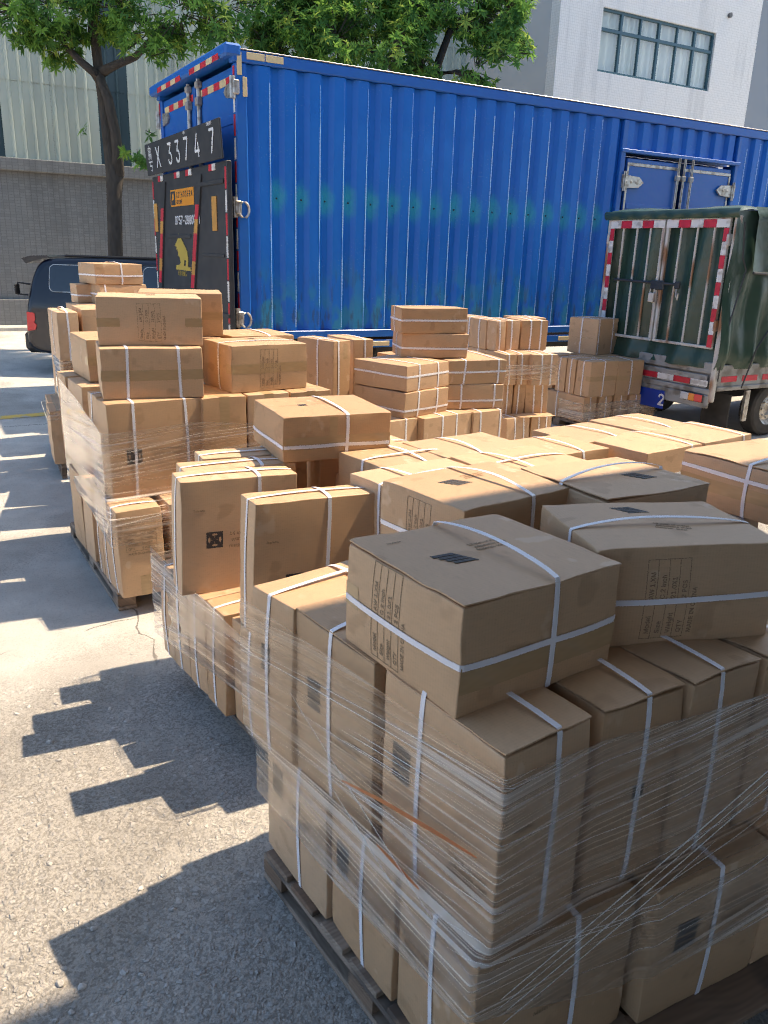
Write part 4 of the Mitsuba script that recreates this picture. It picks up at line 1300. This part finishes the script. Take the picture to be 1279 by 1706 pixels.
C('tall thin carton fourth from the front on the middle pallet, behind the emblem ones', -.676, 2.876, .50, 26, .41, .132, .402, ('U', .4, .004), ('V', .66, .004), group=G, near=True)
C('dark shaded carton standing below the lying carton of the middle pallet', -.255, 3.06, .50, 26, .36, .25, .40, group=G)
C('lying carton with crossed straps resting on the tall thin cartons of the middle pallet', -.376, 2.832, .908, 24.5, .428, .387, .169, ('V', .58, .006), ('H', .33), ('emb', 'T', .12, .17, .032), ('tape', 'F', 0, .045, .428, .092), ('tape', 'F', .18, .09, .21, .16), near=True)
G = 'bottom cartons of the middle pallet under the film'
for i, (o, dd, s_) in enumerate(((0, .262, 'widest bottom carton of the middle pallet, nearest its front corner'), (.275, .15, 'bottom carton second from the front corner of the middle pallet, strapped'), (.432, .148, 'bottom carton third from the front corner of the middle pallet'), (.586, .15, 'bottom carton fourth from the front corner of the middle pallet'), (.742, .115, 'rearmost bottom carton of the middle pallet at its left end'))):
    C(s_, -.352 - .588 * o + (.02 if i == 0 else 0), 2.172 + .809 * o + (.012 if i == 0 else 0), .12, 36, .42, dd, .38, ('U', .5), *([('V', .45, .004)] if i < 4 else []), group=G, near=i < 3)
C('bottom carton with sunlit strapped top in front of the tall thin cartons', -.155, 2.325, .12, 36, .22, .36, .36, ('V', .3, .004), ('U', .5, .004), group=G)
C('carton with strapped sunlit top between the middle pallet and the far stacks', .02, 3.10, .45, 34, .25, .42, .42, ('V', .35, .01), ('U', .6, .008), ('U', .25, .008))
C('lower carton end showing beside the lying strapped carton', -.10, 2.95, .45, 34, .2, .3, .36, ('V', .5, .01))
C('bottom carton under the sunlit strapped top by the far stacks', .0, 3.08, .10, 34, .3, .42, .345)

G = 'lying cartons between the nearest and the middle pallet'
C('lying carton with crossed straps on its sunlit top, right of the foremost thin carton', .085, 2.315, .742, 37, .42, .33, .208, ('U', .5, .010), ('V', .30, .010), group=G, near=True)
C('lying carton with sunlit strapped top behind the half shaded lying carton', .43, 2.575, .742, 36, .42, .33, .207, ('V', .35, .012), ('U', .5, .008), group=G)
C('lying carton at the back left of the strapped tops behind the half shaded carton', -.01, 2.70, .742, 36, .40, .28, .195, ('V', .5, .01), ('U', .4, .008), group=G)
C('lying carton at the back right of the strapped tops behind the half shaded carton', .225, 2.86, .742, 36, .42, .28, .200, ('V', .4, .01), group=G)
for x, y in ((.095, 2.325), (.44, 2.585), (.0, 2.71), (.235, 2.87)):
    for z in (.12, .432):
        C('carton hidden under the strapped tops behind the half shaded carton', x, y, z, 36.5, .40, .27, .308, group=G)

# --- low pallet with flat tops
G = 'flat lying cartons on the low pallet in the middle right'
C('flat lying carton with one strap at the left front of the low pallet', .641, 3.208, .66, 34.4, .404, .305, .21, ('V', .60, .010), group=G, near=True)
C('flat lying carton at the left rear of the low pallet', .884, 3.51, .66, 38.5, .416, .315, .209, ('V', .58, .008), group=G)
C('flat lying carton in the front middle of the low pallet, white strap on its front', 1.113, 3.329, .66, 38.5, .420, .326, .21, ('V', .80, .008), ('H', .45), group=G, near=True)
C('flat lying carton at the right end of the low pallet', 1.450, 3.595, .66, 38, .415, .335, .209, ('V', .82, .008), group=G)
C('flat lying carton at the far right rear of the low pallet', 1.222, 3.785, .66, 38, .405, .33, .211, ('V', .55, .008), group=G)
G = 'supporting cartons of the low pallet'
for (x, y) in ((.66, 3.23), (.90, 3.53), (1.13, 3.35), (1.46, 3.61), (1.23, 3.80)):
    C('supporting carton under the flat lying cartons of the low pallet', x, y, .40, 38, .39, .30, .258, ('V', .5), group=G)
    C('supporting carton under the flat lying cartons of the low pallet', x, y, .12, 38, .39, .30, .278, ('V', .5), group=G)

# --- left pallet
G = 'cartons stacked on the left pallet'
C('top carton of the left pallet without straps, brown printed columns on its front', -1.318, 3.69, 1.203, 17, .463, .335, .217, ('tape', 'F', .0, .085, .10, .125), ('tape', 'F', .385, .085, .463, .125), ('table', 'F', .30, .02, .17, .125, 90), ('emb', 'T', .22, .12, .04), group=G, near=True)
C('carton behind the top carton of the left pallet, to its right', -1.275, 4.16, 1.202, 14.3, .42, .40, .217, ('tape', 'F', .3, .085, .42, .125), ('emb', 'T', .19, .18, .04), group=G)
C('strapped carton directly under the top carton of the left pallet', -1.285, 3.60, .972, 22, .452, .35, .229, ('V', .25, .003), ('V', .76, .003), ('tapeF', .47), group=G, near=True)
C('carton under the rear top carton of the left pallet', -1.27, 4.10, .972, 20, .42, .40, .228, group=G)
C('wide sunlit carton with taped front and printed columns, right on the left pallet', -.757, 3.888, .972, 35.8, .417, .34, .227, ('U', .42, .003), ('tapeF', .50), ('table', 'F', .27, .015, .19, .115, 90), ('slats', 'T', .16, .15, .055, .035), ('slats', 'T', .20, .24, .055, .03), group=G, near=True)
C('flat topped carton glimpsed behind the wide sunlit carton of the left pallet', -.86, 4.46, .972, 33, .38, .34, .215, ('V', .6, .004), group=G)
C('carton at the rear left of the left pallet, one corner torn', -1.516, 4.08, .972, 32.2, .21, .405, .213, ('tapeF', .50), group=G, near=True)
C('tall corner carton under the strapped carton, square emblem behind film', -1.245, 3.521, .52, 33.9, .446, .172, .449, ('V', .26), ('V', .82), ('emb', 'F', .075, .165, .07), ('txt', 'F', .19, .22, .013, T14), group=G, near=True)
C('tall carton second along the left side of the left pallet', -1.352, 3.69, .52, 33, .44, .155, .45, ('U', .5), group=G)
C('tall carton third along the left side of the left pallet, facing the gap', -1.522, 3.965, .52, 32.5, .44, .33, .447, ('V', .4), group=G)
C('tall carton at the rear of the left side of the left pallet', -1.72, 4.28, .52, 32.5, .44, .22, .445, group=G)
for i, s_ in enumerate(('upright carton with taped top, first right of the tall corner carton', 'upright carton with taped top, second right of the tall corner carton', 'upright carton with taped top, third right of the tall corner carton')):
    C(s_, -.868 + .195 * i, 3.74 + .128 * i, .52, 33, .222, .40, .449, ('tape', 'F', .085, .30, .135, .449), ('tape', 'T', .085, .0, .135, .40), group=G)
C('narrow bottom corner carton of the left pallet with printed table', -1.180, 3.372, .10, 33, .206, .30, .418, ('U', .25), ('U', .72), ('table', 'F', .035, .20, .14, .12), ('tape', 'F', .085, .0, .135, .10), group=G, near=True)
C('bottom carton right of the narrow corner carton of the left pallet', -.985, 3.505, .10, 33, .215, .35, .418, group=G)
C('bottom carton third from the corner of the left pallet front', -.78, 3.64, .10, 33, .215, .35, .418, group=G)
C('bottom carton on the left side of the left pallet before the dark gap', -1.352, 3.635, .10, 33, .35, .10, .415, ('U', .5), group=G)
C('bottom carton set back in the dark gap of the left pallet', -1.36, 3.775, .10, 33, .35, .07, .41, group=G)
C('bottom carton behind the dark gap of the left pallet', -1.455, 3.80, .10, 33, .35, .20, .416, group=G)
C('rearmost bottom carton on the left side of the left pallet', -1.57, 3.975, .10, 33, .35, .24, .414, group=G)

# --- far left pallet
G = 'cartons on the far left pallet by the van'
C('bottom carton with square emblem at the corner of the far left pallet', -2.375, 5.585, .12, 26, .42, .36, .385, ('emb', 'F', .10, .14, .07), group=G)
C('bottom carton further back on the far left pallet', -2.53, 5.93, .12, 26, .42, .36, .385, group=G)
C('middle layer carton at the front of the far left pallet under film', -2.29, 5.68, .508, 29, .42, .30, .372, group=G)
C('middle layer carton behind on the far left pallet under film', -2.44, 5.96, .508, 29, .42, .36, .372, group=G)
for nm, z, h in (('bottom', .12, .345), ('middle', .480, .345), ('top', .840, .335)):
    C(f'{nm} carton of the nearer stack hidden behind the rear of the left pallet', -1.645, 4.80, z, 19, .50, .44, h + .012, group=G)
    C(f'{nm} carton of the farther stack hidden behind the rear of the left pallet', -1.80, 5.25, z, 19, .50, .50, h, group=G)
C('small bundled carton with a white strap at the left end of the far left pallet', -2.205, 5.43, .883, 30, .135, .40, .318, ('U', .5, .004), ('V', .5, .02), group=G)
C('bundled carton wrapped in clear film beside the leftmost bundle', -2.075, 5.53, .883, 30, .12, .38, .335, group=G)
C('carton with sunlit top in front of the black van, right of the bundles', -1.945, 5.60, .883, 30, .20, .36, .325, ('H', .35), ('U', .6, .003), group=G)
C('shadowed carton supporting the high stack of the far left pallet', -2.40, 6.50, .883, 36, .60, .60, .275, group=G)
C('small carton standing behind the high stack, against the van', -2.62, 6.92, 1.16, 35, .30, .20, .152, ('H', .4), group=G)
C('lower carton of the high pair in front of the van', -2.405, 6.85, 1.16, 41, .41, .34, .158, ('H', .5), ('V', .12, .003), group=G)
C('topmost carton of the high pair in front of the van, one white strap', -2.425, 6.83, 1.32, 41, .41, .36, .165, ('H', .42), ('V', .55, .008), group=G)

# --- far middle stacks in front of the blue truck
G = 'cartons of the far middle stack'
C('upper lying carton of the front left pair, straps crossing its lit end', .116, 5.117, .802, 50, .455, .45, .165, ('H', .58), ('V', .28, .003), ('V', .73, .003), group=G)
C('lower lying carton of the front left pair with a crushed end', .105, 5.10, .634, 47, .44, .47, .164, ('H', .28), ('V', .30, .003), ('V', .73, .003), group=G)
C('carton lying behind the front left pair, half in shade', .10, 5.72, .802, 40, .45, .30, .150, group=G)
C('topmost carton on the far middle stack', .074, 5.509, 1.132, 17.4, .475, .24, .168, ('H', .52), ('U', .6, .003), group=G)
C('second carton from the top of the far middle stack', .079, 5.53, .97, 12, .47, .29, .160, ('H', .40), ('U', .5, .003), group=G)
C('upper lying carton of the right pair with double straps', .398, 5.486, .802, 20.5, .445, .55, .163, ('H', .52), ('V', .28, .003), ('V', .86, .003), group=G)
C('lower lying carton of the right pair, diagonal strap shadow', .392, 5.475, .634, 19, .438, .52, .166, ('H', .34), ('V', .26, .003), ('V', .84, .003), group=G)
C('tall carton with torn edge standing left of the front left pair', -.369, 5.354, .60, 47.6, .158, .36, .48, ('V', .30, .004), ('U', .42, .004), ('tape', 'F', .09, .36, .13, .46), group=G)
C('tall carton standing behind the one with the torn edge', -.25, 5.66, .60, 36, .165, .35, .465, ('V', .58, .006), group=G)
C('carton under the tall carton with the torn edge', -.38, 5.36, .15, 44, .34, .40, .445, group=G)
C('upright carton partly shadowed under the front left pair', .0, 4.985, .153, 42, .275, .34, .478, ('V', .62, .004), group=G)
C('upright lit carton with two straps under the front left pair', .236, 5.136, .153, 42.4, .455, .34, .478, ('V', .38, .004), ('V', .68, .004), group=G)
C('upright carton in the shade below the right pair', .592, 5.43, .153, 36, .27, .34, .476, ('V', .25, .004), ('V', .92, .004), group=G)
C('rear carton supporting the far middle stack at its left', -.03, 5.36, .153, 42, .45, .30, .476, group=G)
C('rear carton supporting the far middle stack at its right', .36, 5.66, .153, 42, .45, .30, .476, group=G)
G = 'small upright cartons stacked in front of the side of the blue truck'
rows = [('top', .90, .243, [(.873, 6.728, 30, .095), (.967, 6.80, 28, .13), (1.096, 6.88, 17, .245)]),
        ('third', .652, .246, [(.938, 6.535, 24, .11), (1.045, 6.585, 22, .115), (1.163, 6.565, 20, .23)]),
        ('second', .402, .248, [(.95, 6.57, 22, .08), (1.033, 6.605, 20, .105), (1.143, 6.64, 17, .205)]),
        ('bottom', .152, .248, [(.94, 6.47, 25, .03), (.972, 6.405, 36, .26), (1.195, 6.585, 33, .23)])]
for nm, z, h, cs in rows:
    for j, (x, y, yw, w) in enumerate(cs):
        C(f'{("left", "middle", "right")[j]} carton of the {nm} row in the small upright stack before the blue truck', x, y, z, yw, w, .34, h, ('V', .35, .003), *([('V', .74, .003)] if w > .2 else []), group=G)
for nm, z, h in (('top', .90, .243), ('third', .652, .246), ('second', .402, .248)):
    C(f'carton at the rear left end of the {nm} row in the small upright stack', .72, 7.02, z, 38, .20, .32, h, ('U', .5, .003), ('U', .2, .003), group=G)
    C(f'carton second from the rear left end of the {nm} row in the small upright stack', .80, 6.83, z, 34, .18, .17, h, ('U', .5, .003), group=G)
    C(f'carton behind the {nm} row of the small upright stack', 1.10, 7.24, z, 18, .30, .25, h - .004, ('V', .5, .003), group=G)
C('carton closing the rear of the bottom row in the small upright stack', .80, 6.85, .152, 30, .40, .40, .246, group=G)
C('loose bent cardboard flap lying between two rows of the small stack', 1.08, 6.46, .402, 24, .34, .30, .006, group=None)
# --- far right stack
G = 'cartons of the far right stack beside the small truck'
C('single carton on top of the far right stack beside the small truck', 2.129, 8.436, .702, 43.9, .38, .35, .362, ('V', .06, .004), ('V', .74, .004), ('U', .55, .004), ('tape', 'L', .05, .16, .3, .165), group=G)
C('front carton of the middle layer in the far right stack, band of film across', 1.958, 7.872, .352, 30, .355, .20, .347, ('V', .5, .003), ('U', .5, .003), ('tapeF', .52), group=G)
C('right carton of the middle layer in the far right stack', 2.272, 8.047, .352, 29, .345, .34, .345, ('V', .52, .003), ('tapeF', .5), group=G)
C('carton second along the left side of the middle layer in the far right stack', 1.855, 8.06, .352, 33, .34, .12, .346, ('U', .5, .003), group=G)
C('carton third along the left side of the middle layer in the far right stack', 1.785, 8.185, .352, 35, .34, .13, .343, ('U', .6, .003), group=G)
C('rear left carton of the middle layer in the far right stack', 1.70, 8.37, .352, 40, .34, .20, .34, group=G)
C('inner carton of the middle layer carrying the top carton of the far right stack', 2.10, 8.36, .352, 32, .36, .34, .346, group=G)
for j in range(5):
    C(f'carton {("first", "second", "third", "fourth", "fifth")[j]} from the left in the bottom row of the far right stack', 1.93 + .176 * j, 7.895 + .093 * j, .10, 29, .172, .38, .25 - .003 * (j % 2), ('V', .5, .003), group=G)
C('wide carton face at the left of the bottom row in the far right stack', 1.80, 8.12, .10, 36, .36, .26, .248, ('U', .45, .003), group=G)

# ---------------------------------------------------------------- pallets
pal_no = [0]


def pallet(label, x, y, yaw, w, d, h, boards=7):
    pal_no[0] += 1
    k = thing('wooden_pallet', label, 'pallet', 'wooden pallets under the cartons')
    M = frame(x, y, 0, yaw)
    r = np.random.default_rng(900 + pal_no[0])
    c = [0]

    def wb(name, lo, hi):
        lo, hi = np.array(lo, float), np.array(hi, float)
        s = hi - lo
        along = 0 if s[0] >= s[1] else 1
        c[0] += 1
        sd = r.uniform(0, 40, 3)

        def warp(p):
            q = p + (meshkit.noise(p * 5 + sd, 3)[..., None] - .5) * [.003, .003, .003]
            return q
        m4 = rounded(*s, .003, 7, warp)
        v, f, uv, n = m4
        uv = np.stack([v[:, along], v[:, 1 - along] + v[:, 2]], 1) + [8 * ((pal_no[0] * 13 + c[0]) % 60) + 1, 8 * (c[0] % 50) + 1]
        J = np.eye(4)
        J[:3, 3] = lo + r.normal(0, .0012, 3) * [1, 1, 0]
        part(k, name, place4((v, f, uv, n), M @ J), 'wood')
    t = .018
    pitch = d / boards
    for i in range(boards):
        wb('deck_board', (0, i * pitch + .002, h - t), (w, i * pitch + pitch * r.uniform(.72, .88), h - .001))
    for x0 in (0, w / 2 - .04, w - .085):
        wb('stringer_board', (x0, 0, h - 2 * t - .001), (x0 + .085, d, h - t - .001))
        wb('bottom_board', (x0, 0, .001), (x0 + .085, d, .001 + t))
        for y0 in (0, d / 2 - .05, d - .1):
            wb('block', (x0, y0, t + .002), (x0 + .085, y0 + .1, h - 2 * t - .002))


pallet('worn brown pallet under the nearest cartons', .258, 1.022, 35.6, .42, .955, .10)
pallet('grey weathered pallet with nail holes under the right end of the nearest cartons', .605, 1.215, 28, 1.1, .95, .10, 6)
pallet('dark pallet under the film wrapped middle cartons', -.235, 2.17, 36, .90, .84, .12)
pallet('pale pallet jutting out under the left stack', -1.232, 3.447, 31.2, 1.05, 1.17, .10)
pallet('pallet under the far left cartons by the van', -2.35, 5.63, 26, .95, 1.15, .12)
pallet('pallet hidden behind the rear of the left stack', -1.64, 4.81, 19, .6, .95, .12, 6)
pallet('pallet under the low flat cartons', .62, 3.2, 37, 1.15, .75, .12)
pallet('pallet under the far middle stack', -.40, 4.90, 40, 1.25, .9, .15)
pallet('pallet under the small upright stack before the blue truck', .93, 6.42, 25, .62, 1.0, .15)
pallet('pallet under the far right stack', 1.93, 7.91, 29, .92, .75, .10)

# ---------------------------------------------------------------- stretch film


def film(label, low, high, zlo, zhi, zmid, n=240, rows=46, strands=0, seed=0, amp=.004):
    """clear film: path low at the bottom blends to path high above zmid; zlo and zhi give its edges along the path"""
    k = thing('stretch_film', label, 'film')
    r = np.random.default_rng(seed)

    def path(P, s):
        P = np.array(P, float)
        L = np.concatenate([[0], np.cumsum(np.linalg.norm(np.diff(P, axis=0), axis=1))])
        q = np.stack([np.interp(s * L[-1], L, P[:, i]) for i in (0, 1)], 1)
        # round the corners
        for _ in range(3):
            q[1:-1] = .25 * q[:-2] + .5 * q[1:-1] + .25 * q[2:]
        return q, L[-1]
    s = np.linspace(0, 1, n)
    a, La = path(low, s)
    b, Lb = path(high, s)
    z0 = np.interp(s, *np.array(zlo).T) + .008 * (meshkit.noise(np.stack([s * 9, s * 0 + seed, s * 0], -1), 1) - .5)
    z1 = np.interp(s, *np.array(zhi).T) + .008 * (meshkit.noise(np.stack([s * 8, s * 0 + seed, s * 0 + 4], -1), 2) - .5)
    t = np.linspace(0, 1, rows)
    Z = z0[:, None] + (z1 - z0)[:, None] * t[None]
    f = np.clip((Z - zmid + .035) / .07, 0, 1)[..., None]
    XY = a[:, None] * (1 - f) + b[:, None] * f
    tang = np.gradient(b, axis=0)
    tang /= np.linalg.norm(tang, axis=1, keepdims=True)
    nor = np.stack([tang[:, 1], -tang[:, 0]], 1)
    S = s * Lb
    q = Z - .11 * S[:, None]
    dsp = (meshkit.noise(np.stack([q * 30, np.broadcast_to(S[:, None] * 1.1, q.shape), q * 0 + seed], -1), 4) - .35) * amp + (meshkit.noise(np.stack([q * 95, np.broadcast_to(S[:, None] * 1.3, q.shape), q * 0 + seed], -1), 6) - .5) * amp * .35
    XY = XY + nor[:, None] * dsp[..., None]
    P = np.concatenate([XY, Z[..., None]], -1)
    m = sheet(P)
    uv = np.stack([np.broadcast_to(S[:, None] + .37 * seed, Z.shape), Z], -1).reshape(-1, 2)
    scene[numbered(k + '__sheet')] = mikit.ply(m, 'film', smooth=True, uv=uv)
    for i in range(strands):
        s0 = r.uniform(.0, .75)
        s1 = min(1, s0 + r.uniform(.12, .5))
        ss = np.linspace(s0, s1, 26)
        slope = r.normal(.10, .015)
        zc = r.uniform(.1, .9)
        pts = []
        for u in ss:
            j = u * (n - 1)
            j0 = min(int(j), n - 2)
            tt = np.clip(zc + slope * (u - s0) * Lb / (z1[j0] - z0[j0]), .01, .99) * (rows - 1)
            i0 = min(int(tt), rows - 2)
            fx, fy = j - j0, tt - i0
            p = (P[j0, i0] * (1 - fx) + P[j0 + 1, i0] * fx) * (1 - fy) + (P[j0, i0 + 1] * (1 - fx) + P[j0 + 1, i0 + 1] * fx) * fy
            pts.append(p + np.append(nor[j0] * .0018, 0))
        rad = r.uniform(.0003, .0008) * np.sin(np.linspace(.15, np.pi - .15, len(pts)))
        scene[numbered(k + '__twisted_strand')] = mesh_dict(tube(pts, rad, 5), 'film_strand', 60)
    return k


film('clear stretch film wound round the two layers of the nearest pallet', [(-.310, 1.795), (-.125, 1.525), (.180, 1.090), (.545, 1.288), (.575, 1.286), (.87, 1.440), (1.25, 1.64)], [(-.345, 1.800), (-.165, 1.60), (.018, 1.375), (.214, 1.118), (.412, 1.255), (.612, 1.358), (.83, 1.487), (1.2, 1.73)],
     [(0, .29), (.2, .295), (.42, .34), (.6, .24), (1, .27)], [(0, .835), (.3, .83), (.42, .835), (1, .80)], .455, n=420, rows=90, strands=26, seed=1)
NP = 'stretch_film'
for a, za, b, zb, rad in (((.235, 1.108), .385, (1.06, 1.605), .735, .0012), ((.232, 1.106), .365, (1.06, 1.605), .708, .0008), ((.25, 1.117), .35, (.90, 1.503), .625, .0011), ((.24, 1.11), .322, (.70, 1.378), .52, .0008),
                          ((.206, 1.105), .345, (-.10, 1.50), .545, .0008), ((.205, 1.105), .40, (-.20, 1.64), .68, .0007)):
    t = np.linspace(0, 1, 60)
    pts = np.stack([a[0] + (b[0] - a[0]) * t, a[1] + (b[1] - a[1]) * t, za + (zb - za) * t], 1)
    nn = np.array([b[1] - a[1], a[0] - b[0]]) * (1 if b[0] > a[0] else -1)
    nn /= np.linalg.norm(nn)
    pts[:, :2] += nn * .006
    pts[:, 2] -= .006 * np.sin(np.pi * t)
    scene[numbered(NP + '__twisted_strand')] = mesh_dict(tube(pts, rad * (.35 + .65 * np.sin(np.pi * t) ** .5) * (.8 + .4 * meshkit.noise(np.stack([t * 30, t * 0 + za * 9, t * 0], -1), 3)), 6), 'film_strand', 60)
film('clear stretch film round the bottom layer of the middle pallet', [(-.72, 3.10), (-.915, 2.95), (-.378, 2.172), (-.335, 2.150), (.05, 2.41)], [(-.72, 3.10), (-.915, 2.95), (-.378, 2.172), (-.335, 2.150), (.05, 2.41)],
     [(0, .16), (.15, .155), (.45, .24), (.66, .30), (1, .3)], [(0, .525), (.3, .52), (.66, .507), (1, .5)], .1, n=300, rows=60, strands=14, seed=2, amp=.006)
film('clear stretch film round the upper cartons of the left pallet', [(-1.55, 4.40), (-1.755, 4.27), (-1.208, 3.348), (-.42, 3.83)], [(-1.6, 4.56), (-1.80, 4.38), (-1.270, 3.500), (-.40, 4.0)],
     [(0, .40), (.35, .42), (.58, .36), (.75, .37), (1, .40)], [(0, .955), (.12, .95), (.35, .90), (.58, .84), (.75, .86), (1, .82)], .515, n=340, rows=70, strands=22, seed=3, amp=.006)
film('clear stretch film round the far left pallet', [(-2.70, 6.2), (-2.392, 5.562), (-1.85, 5.82)], [(-2.57, 6.2), (-2.308, 5.662), (-1.85, 5.91)], [(0, .44), (1, .44)], [(0, .86), (1, .86)], .5, n=120, rows=30, strands=6, seed=4)
film('clear stretch film round the bottom row of the far right stack', [(1.66, 8.35), (1.925, 7.875), (2.82, 8.36)], [(1.66, 8.35), (1.925, 7.875), (2.82, 8.36)], [(0, .11), (1, .11)], [(0, .29), (1, .29)], .05, n=120, rows=20, strands=5, seed=5)
film('band of clear film round the third row of the small upright stack', [(.925, 6.515), (1.16, 6.545), (1.40, 6.63)], [(.925, 6.515), (1.16, 6.545), (1.40, 6.63)], [(0, .70), (1, .70)], [(0, .82), (1, .82)], .05, n=100, rows=16, strands=3, seed=6)

# an orange printed edge of the film shows as two slanting bands on the left of the nearest stack
for pts in ([(-.063, 1.456, .58), (.02, 1.355, .611), (.12, 1.233, .640), (.188, 1.15, .657)], [(.015, 1.361, .499), (.06, 1.306, .492), (.10, 1.257, .485)]):
    P = np.array(pts)
    t = np.linspace(0, 1, 24)
    c = np.stack([np.interp(t, np.linspace(0, 1, len(P)), P[:, k]) for k in range(3)], 1) + [-.0075, -.0065, 0]
    wd = (.0018 + .0035 * np.sin(np.pi * t) ** .7)[:, None] * [0, 0, 1]
    k = numbered('stretch_film__printed_edge')
    scene[k] = mesh_dict(sheet(np.stack([c - wd, c + wd], 1)), 'orange_film')
    labels[k] = {'label': 'orange printed edge of the film'}
# torn scraps of cardboard on the ground by the small truck
for i, (x, y, s_) in enumerate(((2.52, 6.75, .09), (2.78, 7.10, .07))):
    a = np.linspace(0, 2 * np.pi, 10)[:-1]
    rr_ = s_ * (1 + .35 * np.sin(3 * a + i * 2))
    m = extrude(Polygon(np.stack([rr_ * np.cos(a) * 1.5, rr_ * np.sin(a)], 1)), .004)
    m.apply_transform(trimesh.transformations.euler_matrix(.12, -.1, i))
    m.apply_translation([x, y, .012])
    k = thing('cardboard_scrap', ('larger torn scrap on the ground before the small truck', 'smaller torn scrap on the ground beside the small truck')[i], 'scrap')
    part(k, 'sheet', m, 'white_reflector')
